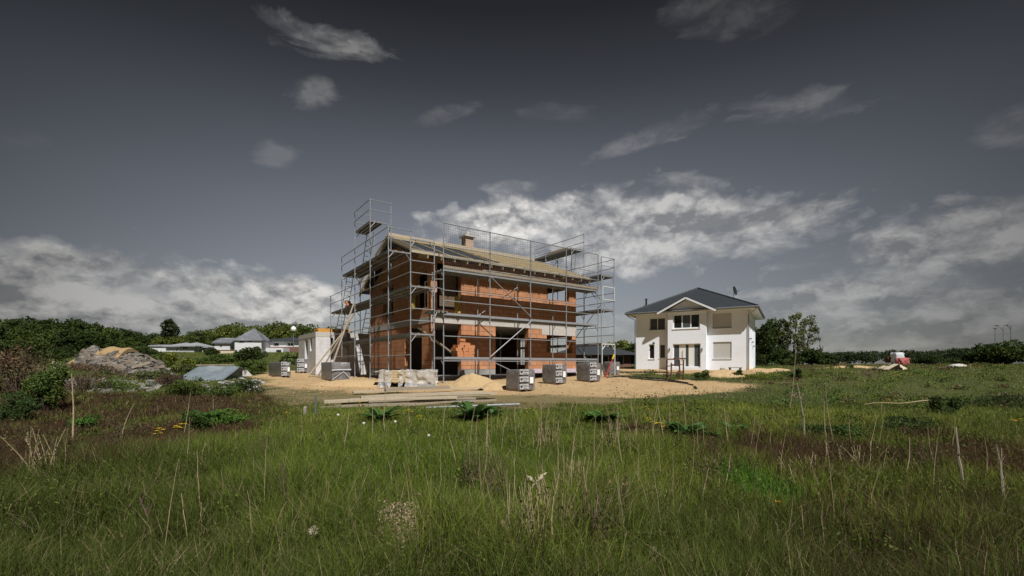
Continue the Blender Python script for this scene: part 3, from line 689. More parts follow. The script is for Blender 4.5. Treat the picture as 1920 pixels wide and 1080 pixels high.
ladder((.75, 3.0 * BAY + .55, 6.85), (.75, 2.85 * BAY, 8.9), along=(1, 0, 0)); ladder((.3, 4.15 * BAY, 4.85), (.3, 3.7 * BAY, 6.9), along=(1, 0, 0)); ladder((.3, 4.9 * BAY, 2.85), (.3, 4.3 * BAY, 4.9), along=(1, 0, 0))
ladder((.8, 3.4 * BAY, 2.85), (.8, 2.9 * BAY, 4.9), along=(1, 0, 0))
# front run (five frames)
U0, V0, WF = 1.81, .53, 1.12
for k in range(5):
    u = U0 + k * BAY
    standard(u, V0, 7.93 if k else 8.0); standard(u, V0 + WF, 5.85 if k else 5.85)
    for i, z in enumerate(FZ): transom((u, V0), (u, V0 + WF), z)
for i, L in enumerate(FZ):
    for k in range(4):
        deck(U0 + k * BAY, U0 + (k + 1) * BAY, V0 + .03, V0 + WF - .25, L, 'u')
        if i: 
            for h in (1.02, .55): rail((U0 + k * BAY, V0 - .03, L + h), (U0 + (k + 1) * BAY, V0 - .03, L + h))
        else: rail((U0 + k * BAY, V0 - .03, L + .95), (U0 + (k + 1) * BAY, V0 - .03, L + .95))
    for k in range(4): rail((U0 + k * BAY, V0 - .0, L - .17), (U0 + (k + 1) * BAY, V0 - .0, L - .17)) if i == 0 else None
    toe((U0, V0 + .035, L + .085), (U0 + 4 * BAY, V0 + .035, L + .085)) if i == 2 else None
for k in range(4): rail((U0 + k * BAY, V0 - .03, 7.88), (U0 + (k + 1) * BAY, V0 - .03, 7.88), .022)
rail((U0 + BAY, V0 - .06, FZ[0] + .05), (U0 + 2 * BAY, V0 - .06, FZ[1] - .1), .024, 'brace'); rail((U0 + BAY, V0 - .06, FZ[2] - .1), (U0 + 2 * BAY, V0 - .06, FZ[1] + .1), .02, 'brace')
rail((U0 + BAY, V0 - .05, FZ[0] - .15), (U0 + 1.75 * BAY, V0 - .1, .95), .022, 'brace'); rail((U0 + 2 * BAY, V0 + WF, FZ[2] - .2), (U0 + 1 * BAY, V0 + WF, FZ[1] + .1), .02, 'brace')
for z in (6.4, 6.8): rail((.0, -.03, z - .06), (W, -.03, z - .06), .018)
rail((W, .05, 1.0), (U0, V0, 1.02), .02, 'brace'); rail((W + .05, 0, 5.2), (U0, V0, 5.35), .02, 'brace')
for z in (4.95, 3.9): transom((W, 0), (U0, V0), z, True)
deck(W + .05, U0 - .02, .1, 1.1, FZ[1] + .02, 'v')
# right gable run
U2, V2 = 12.0, .44
for k in range(5):
    v = V2 + k * BAY; top = [7.8, 9.9, 8.9, 9.9, 7.8][k]
    standard(U2 + W, v, top, white=(k == 0 and False)); standard(U2, v, [7.8, 8.84, 8.84, 8.84, 6.8][k])
    for z in RZs:
        if z < 8 or k in (1, 2, 3): transom((U2, v), (U2 + W, v), z)
for i, L in enumerate(RZs):
    for k in ((0, 1, 2, 3) if i < 3 else (1, 2)):
        deck(U2 + .03, U2 + W - .03, V2 + k * BAY, V2 + (k + 1) * BAY, L)
        for h in (1.02, .52): rail((U2 + W + .03, V2 + k * BAY, L + h), (U2 + W + .03, V2 + (k + 1) * BAY, L + h))
    k0 = 0 if i < 3 else 1
    if i in (2,): 
        for h in (1.02, .52): rail((U2, V2 - .03, L + h), (U2 + W, V2 - .03, L + h))
b = MB()                                           # white end guard one level down
for p, q in (((U2 + .05, V2 - .06, 5.30), (U2 + W - .05, V2 - .06, 5.30)), ((U2 + .05, V2 - .06, 6.05), (U2 + W - .05, V2 - .06, 6.05)), ((U2 + .05, V2 - .06, 5.30), (U2 + .05, V2 - .06, 6.05)), ((U2 + W - .05, V2 - .06, 5.30), (U2 + W - .05, V2 - .06, 6.05))): b.tube(p, q, .024, 6)
b.build('end_guard', M['steelwhite'], sc, -sz)
b = MB()
for u in (U2, U2 + W): b.tube((u, V2 - .055, gz(u, V2) + .05), (u, V2 - .055, 2.70), .024, 6); b.tube((u, V2 - .055, 2.36), (u + (.3 if u == U2 else -.3), V2 - .055, 2.68), .02, 6)
b.tube((U2, V2 - .055, 2.70), (U2 + W, V2 - .055, 2.70), .03, 6)
b.build('entrance_frame', M['steelwhite'], sc, -sz)
ladder((U2 + .75, V2 + .3, 4.8), (U2 + .45, V2 + 1.9, 6.75), along=(1, 0, 0)); ladder((U2 + .4, V2 + 1.2 * BAY, 6.8), (U2 + .4, V2 + 1.05 * BAY, 8.85), along=(1, 0, 0))
rail((U2 - .04, V2 + BAY, 2.8), (U2 - .04, V2, 5.0), .022, 'brace'); rail((U2 - .04, V2 + .2, 1.0), (U2 - .04, V2 + BAY, 3.0), .022, 'brace'); rail((U2 + W + .06, V2 + 2 * BAY, 8.7), (U2 + W + .06, V2 + 3 * BAY, 6.9), .02, 'brace')
b = MB()                                           # hanging hoist bracket beyond the top platform
b.path([(U2 + W, V2 + BAY, 9.12), (U2 + W + .55, V2 + BAY - .25, 9.20), (U2 + W + .50, V2 + BAY - .25, 8.80), (U2 + W + .3, V2 + BAY - .15, 8.68), (U2 + W, V2 + BAY, 8.62)], .02, 6)
b.build('hoist_bracket', M['steel'], sc, -sz)
# safety nets along the eaves: real strands
M['net'] = mat('net_cord', (.10, .115, .13), (.07, .08, .09), 30, .8, 0)
def net(p, q, z0, z1, sag=.06, step=.11, r=.0042):
    b = MB(); p, q = Vector((*p, 0)), Vector((*q, 0)); L = (q - p).length; n = int(L / step); m = int((z1 - z0) / step)
    nrm = Vector((-(q - p).y, (q - p).x, 0)).normalized()
    def pnt(i, j):
        s, t = i / n, j / m; g = math.sin(math.pi * s) * math.sin(math.pi * t) * sag + .015 * math.sin(i * 1.9 + j * .7)
        c = p.lerp(q, s) + nrm * g; c.z = z0 + (z1 - z0) * t - .05 * math.sin(math.pi * s) * t * t; return c
    for i in range(n + 1): b.path([pnt(i, j) for j in range(0, m + 1, 3)] + [pnt(i, m)], r, 3)
    for j in range(m + 1): b.path([pnt(i, j) for i in range(0, n + 1, 3)] + [pnt(n, j)], r, 3)
    b.build('safety_net', M['net'], sc, -sz)
for k in range(4): net((U0 + k * BAY, V0 - .05), (U0 + (k + 1) * BAY, V0 - .05), FZ[2] + .02, 7.87)
net((U0 + 4 * BAY, V0), (U2 + .0, V2 + .05), RZs[2] - .8, 7.8); net((U2 - .03, V2 + 0), (U2 - .03, V2 + BAY), RZs[2] - .6, 8.3)

# ------------------------------------------------------------------ white villa
FV = Frame(12.45, 45.5, math.atan2(-.522, .853)); VW, VD = 9.97, 10.4
vz = float(EYE - 9 * 44 / F) - .0; vz = EYE - .47
villa = thing('white_house', 'finished white two-storey house with dark hipped roof and gabled front bay', 'house', (FV.o[0], FV.o[1], vz), FV.a)
VS = EYE + 4.93; PV = .62; TV = .4
bx0, bx1 = FV.x_at(1252, -PV), FV.x_at(1324, -PV)
def vh(pa, pb, pt_, pb_, y=0):
    x0, x1 = FV.x_at(pa, y), FV.x_at(pb, y); xm = (x0 + x1) / 2
    return (x0, x1, FV.z_at(pb_, xm, y), FV.z_at(pt_, xm, y))
w1 = vh(1217.5, 1247.5, 596, 619); w2 = vh(1216.5, 1227, 645.5, 673); w3 = vh(1236.5, 1247.5, 645.5, 671.5)
s1 = vh(1336, 1371.7, 587.3, 615.5); s2 = vh(1337, 1371.7, 641, 672.5)
t1 = vh(1261.5, 1312.5, 588.5, 616, -PV); d1 = vh(1261.5, 1313.5, 644.5, 688.5, -PV)
b = MB()
wall(b, 0, bx0, vz - .3, VS, 0, TV, [w1, w2, w3]); wall(b, bx1, VW, vz - .3, VS, 0, TV, [s1, s2])
yr1, yr2 = (3.0, 4.0, vz + 3.5, vz + 4.7), (6.0, 7.0, vz + .9, vz + 2.2)
wall(b, TV, VD, vz - .3, VS, 0, TV, [], 'y'); wall(b, TV, VD, vz - .3, VS, VW - TV, VW, [yr1, yr2, (6.0, 7.0, vz + 3.5, vz + 4.7)], 'y'); wall(b, TV, VW - TV, vz - .3, VS, VD - TV, VD, [])
b.build('wall', M['render'], villa, -vz)
b = MB(); apz = EYE + 6.22; bm = (bx0 + bx1) / 2; gs = (apz - VS) / 2.53
wall(b, bx0, bx1, vz - .3, VS, -PV, -PV + TV, [t1, d1]); wall(b, -PV + TV, 0.0, vz - .3, VS, bx0, bx0 + TV, [], 'y'); wall(b, -PV + TV, 0.0, vz - .3, VS, bx1 - TV, bx1, [], 'y')
hg = VS + gs * (bx1 - bx0) / 2 + .30
b.add([(bx0, -PV, VS), (bx1, -PV, VS), (bx1, -PV, VS + .28), (bm, -PV, hg), (bx0, -PV, VS + .28), (bx0, -PV + TV, VS), (bx1, -PV + TV, VS), (bx1, -PV + TV, VS + .28), (bm, -PV + TV, hg), (bx0, -PV + TV, VS + .28)],
      [(0, 1, 2, 3, 4), (9, 8, 7, 6, 5), (0, 4, 9, 5), (1, 6, 7, 2), (2, 7, 8, 3), (3, 8, 9, 4)])
b.build('bay_wall', M['render'], villa, -vz)
OV = .82; za = EYE + 8.0; ze = VS + .20
def hip(x0, x1, y0, y1, z0, z1, th):
    cx, cy = (x0 + x1) / 2, (y0 + y1) / 2; b = MB()
    b.add([(x0, y0, z0), (x1, y0, z0), (x1, y1, z0), (x0, y1, z0), (cx - .25, cy, z1), (cx + .25, cy, z1), (x0, y0, z0 - th), (x1, y0, z0 - th), (x1, y1, z0 - th), (x0, y1, z0 - th)],
          [(0, 1, 5, 4), (1, 2, 5), (2, 3, 4, 5), (3, 0, 4), (6, 7, 1, 0), (7, 8, 2, 1), (8, 9, 3, 2), (9, 6, 0, 3), (6, 9, 8, 7)]); return b
b = hip(-OV, VW + OV, -OV, VD + OV, ze, za, .05)
cx, cy = VW / 2, VD / 2
for p in ((-OV, -OV), (VW + OV, -OV), (VW + OV, VD + OV), (-OV, VD + OV)): b.tube((*p, ze + .02), (cx, cy, za + .02), .075, 8)
roofv = b.build('roof', M['rooftile'], villa, -vz)
b = MB(); b.box(-OV + .03, VW + OV - .03, -OV + .03, VD + OV - .03, VS + .004, VS + .06); b.build('soffit', M['soffit'], villa, -vz)
b = MB()
for p, q in (((-OV, -OV - .05), (VW + OV, -OV - .05)), ((VW + OV + .05, -OV), (VW + OV + .05, VD + OV)), ((-OV - .05, -OV), (-OV - .05, VD + OV))): b.tube((*p, VS + .14), (*q, VS + .14), .07, 8)
b.build('gutter', M['zinc'], villa, -vz)
gl, gr_ = bm - 2.53, bm + 2.53; yb = -PV - .52; b = MB(); zt = lambda x: apz + .16 - gs * abs(x - bm)
for s in (-1, 1):
    xe = bm + s * 2.6; y2 = 3.2
    b.add([(bm, yb, zt(bm)), (xe, yb, zt(xe)), (xe, y2, zt(xe)), (bm, y2, zt(bm)), (bm, yb, zt(bm) - .09), (xe, yb, zt(xe) - .09), (xe, y2, zt(xe) - .09), (bm, y2, zt(bm) - .09)],
          [(0, 1, 2, 3), (4, 7, 6, 5), (0, 4, 5, 1), (1, 5, 6, 2), (2, 6, 7, 3)])
b.tube((bm, yb, zt(bm) + .02), (bm, 2.6, zt(bm) + .02), .07, 8)
b.build('bay_roof', M['rooftile'], villa, -vz)
b = MB()
for s in (-1, 1):
    xe = bm + s * 2.58
    b.beam((bm, yb + .02, zt(bm) - .18), (xe, yb + .02, zt(xe) - .18), .04, .17)
    b.add([(bm, yb + .05, zt(bm) - .11), (xe, yb + .05, zt(xe) - .11), (xe, .1, zt(xe) - .11), (bm, .1, zt(bm) - .11)], [(0, 1, 2, 3)])
b.build('bargeboard', M['soffit'], villa, -vz)
def window(hole, y, n, parent=villa, name='window', glass=None, dz=-vz, sill=True, depth=.12, axis='x', fw=.07, kinds=None):
    x0, x1, z0, z1 = hole; b = MB(); yy0, yy1 = y + depth, y + depth + .06
    def bx(a, c, e, f, g, h):
        b.box(a, c, g, h, e, f) if axis == 'x' else b.box(g, h, a, c, e, f)
    bx(x0 + .002, x1 - .002, z0 + .002, z0 + fw, yy0, yy1); bx(x0 + .002, x1 - .002, z1 - fw, z1 - .002, yy0, yy1)
    for i in range(n + 1):
        c = x0 + .002 + (x1 - x0 - .004 - fw) * i / n; bx(c, c + fw, z0 + fw, z1 - fw, yy0 + .002, yy1 - .002)
    if sill: bx(x0 - .06, x1 + .06, z0 - .05, z0 - .003, y - .05, yy0)
    fr = b.build(name, M['frame'], parent, dz)
    for i in range(n):
        c = x0 + (x1 - x0 - fw) * i / n + fw; d = x0 + (x1 - x0 - fw) * (i + 1) / n; b = MB()
        bx(c + .003, d - .003, z0 + fw + .003, z1 - fw - .003, yy0 + .02, yy0 + .03)
        b.build('pane', M[(kinds[i] if kinds else None) or glass or 'glass'], fr, dz)
    return fr
window(w1, 0, 2, kinds=['glassgrey', 'glassgrey']); window(w2, 0, 1); window(w3, 0, 1, glass='glassgrey'); window(t1, -PV, 3, kinds=['glass', 'glassgrey', 'glass'], fw=.10)
# entrance: side lights and a white door leaf with a slit of glass
x0, x1, z0, z1 = d1; fw = .08; dx0, dx1 = x0 + (x1 - x0) * .26, x0 + (x1 - x0) * .74
b = MB(); yy = -PV + .14
b.box(x0 + .002, x1 - .002, yy, yy + .06, z1 - fw, z1 - .002); b.box(x0 + .002, x1 - .002, yy, yy + .06, z0 + .002, z0 + fw)
for c in (x0 + .002, dx0 - fw, dx1, x1 - fw - .002): b.box(c, c + fw, yy + .002, yy + .058, z0 + fw, z1 - fw)
door = b.build('door_frame', M['frame'], villa, -vz)
b = MB(); b.box(dx0 + .004, dx0 + (dx1 - dx0) * .42, yy + .01, yy + .05, z0 + fw + .004, z1 - fw - .004); b.box(dx0 + (dx1 - dx0) * .64, dx1 - .004, yy + .01, yy + .05, z0 + fw + .004, z1 - fw - .004)
leaf = b.build('door', M['frame'], villa, -vz)
b = MB(); b.box(dx0 + (dx1 - dx0) * .42 + .003, dx0 + (dx1 - dx0) * .64 - .003, yy + .02, yy + .03, z0 + fw + .01, z1 - fw - .01); b.build('slit_pane', M['glassgrey'], leaf, -vz)
b = MB(); b.tube((dx0 + .25, yy - .05, z0 + .75), (dx0 + .25, yy - .05, z0 + 1.6), .018, 6); b.tube((dx0 + .25, yy - .05, z0 + .8), (dx0 + .25, yy + .02, z0 + .8), .012, 5); b.tube((dx0 + .25, yy - .05, z0 + 1.55), (dx0 + .25, yy + .02, z0 + 1.55), .012, 5); b.build('handle', M['zinc'], leaf, -vz)
for c, d in ((x0 + fw, dx0 - fw), (dx1 + fw, x1 - fw - .002)):
    b = MB(); b.box(c + .003, d - .003, yy + .02, yy + .03, z0 + fw + .003, z1 - fw - .003); b.build('side_pane', M['glassgrey'], door, -vz)
for s in (s1, s2):
    b = MB(); b.box(s[0] + .004, s[1] - .004, .07, .10, s[2] + .004, s[3] - .004); sh_ = b.build('roller_shutter', M['shutter'], villa, -vz)
    b = MB(); b.box(s[0] - .05, s[1] + .05, -.05, .068, s[2] - .055, s[2] - .003); b.build('sill', M['soffit'], sh_, -vz)
for h in (yr1, yr2, (6.0, 7.0, vz + 3.5, vz + 4.7)):
    window(h, VW - .05 - .12, 1, axis='y', sill=False, depth=.02)
b = MB(); cxr = VW + .08
b.path([(VW + OV - .05, -OV - .02, VS + .1), (VW + OV - .12, -OV + .05, VS - .05), (cxr, -.07, VS - .45), (cxr, -.07, VS - .7), (cxr, -.07, vz + .35)], .045, 8)
dp = b.build('downpipe', M['zinc'], villa, -vz)
b = MB(); b.tube((cxr, -.07, vz + .36), (cxr, -.07, vz - .1), .058, 8); b.build('drain_socket', M['orangeboard'], dp, -vz)
b = MB(); b.path([(-OV + .1, -OV, VS + .1), (-OV + .15, -OV + .05, VS - .05), (-.08, -.05, VS - .45), (-.08, -.05, vz)], .045, 8); b.build('downpipe', M['zinc'], villa, -vz)
fx_, fy_ = FV.x_at(1211.7, 1.2), 1.2; fz_ = ze + (za - ze) * (1.2 + OV) / (VD / 2 + OV)
b = MB(); b.tube((fx_, fy_, fz_ - .2), (fx_, fy_, fz_ + .55), .09, 10); b.tube((fx_, fy_, fz_ + .55), (fx_, fy_, fz_ + .62), .13, 10); b.box(fx_ - .2, fx_ + .2, fy_ - .2, fy_ + .2, fz_ - .2, fz_ - .05); b.build('flue_pipe', M['black'], villa, -vz)
sx_, sy_ = FV.x_at(1376.5, 5.2), 5.2; zz = FV.z_at(545.5, sx_, sy_); b = MB()
for i in range(6):
    pass
rings = []
dishc = Vector((sx_, sy_, zz)); ax_ = Vector((.95, -.25, .2)).normalized(); o1 = ax_.orthogonal().normalized(); o2 = ax_.cross(o1)
k0 = 0; vsd = []; fsd = []
for i in range(5):
    r_ = .46 * i / 4
    for j in range(14):
        t = 2 * math.pi * j / 14; vsd.append(dishc + ax_ * (.5 * r_ * r_) + (o1 * math.cos(t) + o2 * math.sin(t)) * max(r_, .01))
for i in range(4):
    for j in range(14): fsd.append((i * 14 + j, i * 14 + (j + 1) % 14, (i + 1) * 14 + (j + 1) % 14, (i + 1) * 14 + j))
vsd2 = [v - ax_ * .025 for v in vsd]
b.add(vsd, fsd); b.add(vsd2, [f[::-1] for f in fsd]); b.tube(dishc, dishc + ax_ * .42 - Vector((0, 0, .15)), .012, 5); b.sphere(dishc + ax_ * .42 - Vector((0, 0, .15)), .05)
b.tube(dishc - ax_ * .02, (sx_ - .05, sy_, zz - 1.15), .025, 6)
b.build('satellite_dish', M['black'], villa, -vz)
for px_ in (1255.5, 1316.5):
    xx = FV.x_at(px_, -PV); zc = FV.z_at(655, xx, -PV); b = MB(); b.box(xx - .05, xx + .05, -PV - .10, -PV - .003, zc - .12, zc + .12); b.build('wall_lamp', M['zinc'], villa, -vz)
xx = FV.x_at(1226, 0); b = MB(); b.box(xx - .09, xx + .09, -.16, -.004, w2[3] + .06, w2[3] + .18); b.build('wall_lamp', M['black'], villa, -vz)
for y, z in ((2.2, vz + 2.9), (5.0, vz + 2.7), (6.5, vz + 2.35)): b = MB(); b.box(VW + .003, VW + .18, y - .15, y + .15, z - .06, z + .06); b.build('wall_vent', M['zinc'], villa, -vz)

# ------------------------------------------------------------------ block annex behind the brick house
FA = Frame(-12.34, 28.5, TH); an_z = EYE - .70
annex = thing('annex_shell', 'roofless white block annex with concrete rim behind the brick house', 'building shell', (FA.o[0], FA.o[1], an_z), TH)
zt_, zr = EYE + 2.08, EYE + 1.78
b = MB(); wa = (FA.x_at(640, 0), FA.x_at(640, 0) + 1.1, an_z, zr - .12)
v1 = (FA.y_at(585, 0), FA.y_at(581, 0)); v2 = (FA.y_at(577, 0), FA.y_at(571.5, 0))
wall(b, 0, 7.0, an_z + .1, zr, 0, .3, [(FA.x_at(619.5, 0), FA.x_at(625, 0), EYE + .32, zr - .05)]); wall(b, .3, 5.1, an_z + .1, zr, 0, .3, [(v1[0], v1[1], EYE + .9, zr - .05), (v2[0], v2[1], EYE + .2, zr - .08)], 'y')
wall(b, .3, 7.0, an_z + .1, zr, 4.8, 5.1, []); wall(b, .3, 4.8, an_z + .1, zr, 6.7, 7.0, [], 'y')
b.build('wall', M['whiteblock'], annex, -an_z)
b = MB(); wall(b, -.01, 7.01, zr + .002, zt_, -.01, .31, []); wall(b, .31, 5.11, zr + .002, zt_, -.01, .31, [], 'y'); wall(b, .31, 7.0, zr + .002, zt_, 4.8, 5.11, []); wall(b, .31, 4.8, zr + .002, zt_, 6.7, 7.01, [], 'y')
b.box(.3, 6.7, .3, 4.8, zt_ - .16, zt_ - .02); b.build('ring_beam', M['lightconc'], annex, -an_z)
b = MB(); b.box(-.04, 7.04, -.04, 5.14, an_z - .3, an_z + .098); b.build('plinth', M['concrete'], annex, -an_z)
ox = FA.x_at(604, .8)
p = FA.w(ox, .6)
bo = thing('formwork_sheets', 'orange shuttering sheets lying flat on the concrete rim of the white annex', 'shuttering', (p.x, p.y, zt_ + .004), TH)
for i in range(4):
    b = MB(); b.box(-.4 + .05 * (i % 2), 1.5 + .06 * i, -.3, .6 + .04 * i, i * .065, i * .065 + .055); b.build('sheet', M['orangeboard'], bo)

# ------------------------------------------------------------------ far houses
def far_house(name, label, px0, px1, d, ang, depth, pz_base, z_eave, z_ridge, walls='farwall', roofm='roofgrey', hipped=True, openings=(), over=.5, brick=0, group=None, cat='house'):
    p = pt(px0, HY, d); fr = Frame(p.x, p.y, ang); L = fr.x_at(px1, 0); bz = EYE + (HY - pz_base) * d / F
    h = thing(name, label, cat, (p.x, p.y, bz), ang, group); ez = EYE + (HY - z_eave) * d / F; rz_ = EYE + (HY - z_ridge) * d / F
    holes = []
    for (a, c, e, f) in openings:
        xa, xb = fr.x_at(a, 0), fr.x_at(c, 0); yy = fr.w((xa + xb) / 2, 0).y; holes.append((xa, xb, EYE + (HY - f) * yy / F, EYE + (HY - e) * yy / F))
    b = MB(); zb = bz + brick
    z0 = bz - 2.0
    if brick:
        wall(b, 0, L, zb, ez, 0, .3, holes); wall(b, .3, depth, zb, ez, 0, .3, [], 'y'); wall(b, .3, depth, zb, ez, L - .3, L, [], 'y'); wall(b, .3, L - .3, zb, ez, depth - .3, depth, [])
    else:
        wall(b, 0, L, z0, ez, 0, .3, holes); wall(b, .3, depth, z0, ez, 0, .3, [], 'y'); wall(b, .3, depth, z0, ez, L - .3, L, [], 'y'); wall(b, .3, L - .3, z0, ez, depth - .3, depth, [])
    if not hipped:
        for x in (0, L - .3):
            b.add([(x, 0, ez), (x, depth, ez), (x, depth / 2, rz_ - .1), (x + .3, 0, ez), (x + .3, depth, ez), (x + .3, depth / 2, rz_ - .1)], [(0, 1, 2), (5, 4, 3), (0, 2, 5, 3), (1, 4, 5, 2)])
    b.build('wall', M[walls], h, -bz)
    if brick:
        b = MB(); b.box(-.02, L + .02, -.02, depth + .02, z0, zb - .003); b.build('brick_base', M['redbrick'], h, -bz)
    b = MB(); o = over; r0 = min(depth, L) / 2
    if hipped:
        ra, rb = (r0, L - r0) if L > depth else (L / 2 - .1, L / 2 + .1)
        b.add([(-o, -o, ez), (L + o, -o, ez), (L + o, depth + o, ez), (-o, depth + o, ez), (ra, depth / 2, rz_), (rb, depth / 2, rz_), (-o, -o, ez - .18), (L + o, -o, ez - .18), (L + o, depth + o, ez - .18), (-o, depth + o, ez - .18)],
              [(0, 1, 5, 4), (1, 2, 5), (2, 3, 4, 5), (3, 0, 4), (6, 7, 1, 0), (7, 8, 2, 1), (8, 9, 3, 2), (9, 6, 0, 3), (9, 8, 7, 6)])
    else:
        for y0, y1 in ((-o, depth / 2), (depth + o, depth / 2)):
            zz_ = ez - (rz_ - ez) * o / (depth / 2)
            b.add([(-o, y0, zz_ + .1), (L + o, y0, zz_ + .1), (L + o, y1, rz_ + .1), (-o, y1, rz_ + .1), (-o, y0, zz_ - .1), (L + o, y0, zz_ - .1), (L + o, y1, rz_ - .1), (-o, y1, rz_ - .1)], [(0, 1, 2, 3), (7, 6, 5, 4), (0, 4, 5, 1), (1, 5, 6, 2), (3, 7, 4, 0)])
    b.build('roof', M[roofm], h, -bz)
    for hl in holes: window(hl, 0, 2 if hl[1] - hl[0] > 1.0 else 1, parent=h, dz=-bz, sill=False, fw=.09)
    return h, fr, bz
h1, fr1, bz1 = far_house('brick_base_house', 'white house with dark hipped roof and red brick lower storey beyond the green slope', 498, 563, 82, .06, 9, 662, 638, 629.5, roofm='rooftile', openings=((512.5, 523, 642, 649), (538.5, 550, 642, 649)), brick=1.15)
b = MB(); L_ = fr1.x_at(531, -2.6); b.box(-.3, L_, -2.6, -.03, bz1 - 2, bz1 + .85); b.build('porch', M['farwall'], h1, -bz1)
b = MB(); b.box(L_ * .72, L_ * .92, -2.63, -2.602, bz1 - .2, bz1 + .5); b.build('porch_opening', M['glass'], h1, -bz1)
far_house('tall_shell_house', 'tall white house with patchy grey roof standing among shrubs', 440, 490, 76, .25, 7, 662, 637, 612.5, walls='farwall', hipped=True, openings=((447, 458, 637.5, 643), (464, 472, 637.5, 642)), over=.2)
far_house('grey_roof_shed', 'low white shed with a pale roof beside the tall grey-roofed house', 402, 431, 78, .1, 5, 657, 642, 633, walls='farwall', hipped=False, openings=((412, 416, 645, 651),), over=.3, cat='shed')
far_house('long_white_bungalow', 'long low plain white building behind the rubble heap', 281, 311, 84, .12, 6, 660, 648.5, 646, walls='farwall', roofm='roofpale', hipped=False, over=.2, cat='building')
far_house('cream_bungalow', 'cream bungalow with small grey roof beside the long white building', 312, 337, 82, -.1, 6, 661, 649, 641, walls='farwall', roofm='roofpale', hipped=True, openings=((330, 333, 650, 658),), over=.4)
far_house('grey_bungalow', 'grey bungalow with pale hipped roof and one white window', 337, 364, 80, .1, 6, 658, 648, 640.5, walls='greywall', roofm='roofpale', hipped=True, openings=((341, 352, 649.5, 655),), over=.5)
far_house('terrace_shell', 'low grey shell building with white rails at the right end of the bungalow row', 365, 389, 82, .1, 6, 659, 650, 648, walls='greywall', roofm='roofpale', hipped=True, openings=((366.5, 375, 651.5, 657), (377, 386, 651.5, 657)), over=.2, cat='building')
far_house('dark_bungalow', 'dark bungalow with broad charcoal hipped roof seen between scaffold and white house', 1062, 1183, 58, .08, 10, 690, 662.5, 640, walls='redbrick', roofm='rooftile', hipped=True, openings=((1100, 1110, 666, 680), (1130, 1142, 666, 680), (1158, 1170, 666, 684)), over=.8)
p = pt(405, 662, 74); lw = thing('low_wall', 'low cream wall with a red coping below the tall grey-roofed house', 'wall', p, .05)
b = MB(); b.box(0, 3.2, 0, .25, -1.2, .42); b.build('wall_face', mat('cream_paint', (.62, .54, .40), (.52, .44, .31), 4), lw); b = MB(); b.box(-.05, 3.25, -.05, .3, .422, .52); b.build('coping', M['redbrick'], lw)

# ------------------------------------------------------------------ wrapped block pallets
def text_mesh(txt, size):
    cu = bpy.data.curves.new('lettering', 'FONT'); cu.body = txt; cu.size = size; cu.align_x = 'LEFT'
    o = bpy.data.objects.new('lettering', cu); COL.objects.link(o); bpy.context.view_layer.update()
    me = bpy.data.meshes.new_from_object(o); V = [tuple(v.co) for v in me.vertices]; Fs = [tuple(p.vertices) for p in me.polygons]
    bpy.data.objects.remove(o); bpy.data.curves.remove(cu); bpy.data.meshes.remove(me); return V, Fs
T1, T2 = text_mesh('Tolbner', .088), text_mesh('Gmor', .082)
def label_mb(w, h, x0, z0, y):
    b = MB(); n = 6
    for i in range(n):   # slightly wavy foil
        xa, xb = x0 + w * i / n, x0 + w * (i + 1) / n; ya = y - .006 * math.sin(i * 1.9); yb = y - .006 * math.sin((i + 1) * 1.9)
        b.add([(xa, ya, z0), (xb, yb, z0), (xb, yb, z0 + h), (xa, ya, z0 + h)], [(0, 1, 2, 3)], 0)
    yy = y - .012
    for (V, Fs), dx, dz in ((T1, .16, .105), (T2, .17, .022)): b.add([(x0 + dx + v[0], yy, z0 + dz + v[1]) for v in V], Fs, 1)
    cx_, cz_ = x0 + .085, z0 + .105; pts = []      # heart-like mark
    for i in range(24):
        t = 2 * math.pi * i / 24; pts.append((cx_ + .0040 * 16 * math.sin(t) ** 3, yy, cz_ + .0040 * (13 * math.cos(t) - 5 * math.cos(2 * t) - 2 * math.cos(3 * t) - math.cos(4 * t))))
    b.add(pts, [tuple(range(24))[::-1]], 1); return b
def crumple_box(lx, ly, lz, n=10, amp=.018, seed=0, rnd=.05):
    b = MB(); rr = random.Random(seed)
    def P(x, y, z):
        k = fbm(np.array([x * 1.3 + y * 2.1 + seed]), np.array([z * 1.7 + y]), 3.0, seed, 3)[0] - .5
        ex, ey, ez = (x - .5) * 2, (y - .5) * 2, (z - .5) * 2
        s = 1 - rnd * (max(abs(ex * ey), abs(ex * ez) if ez > 0 else 0, abs(ey * ez) if ez > 0 else 0) ** 4)
        return ((.5 + ex * .5 * s) * lx + k * amp * (1 if abs(ex) > .99 else .3) * (1 if ex > 0 else -1) * 2, (.5 + ey * .5 * s) * ly + k * amp * 2 * (1 if ey > 0 else -1), (.5 + ez * .5 * s) * lz + k * amp)
    g = [i / n for i in range(n + 1)]
    for f in range(5):
        k = len(b.v)
        for i in g:
            for j in g:
                b.v.append(P(i, 0, j) if f == 0 else P(1, i, j) if f == 1 else P(1 - i, 1, j) if f == 2 else P(0, 1 - i, j) if f == 3 else P(i, j, 1))
        for i in range(n):
            for j in range(n):
                a = k + i * (n + 1) + j; b.f.append((a, a + n + 1, a + n + 2, a + 1)); b.m.append(0)
    return b
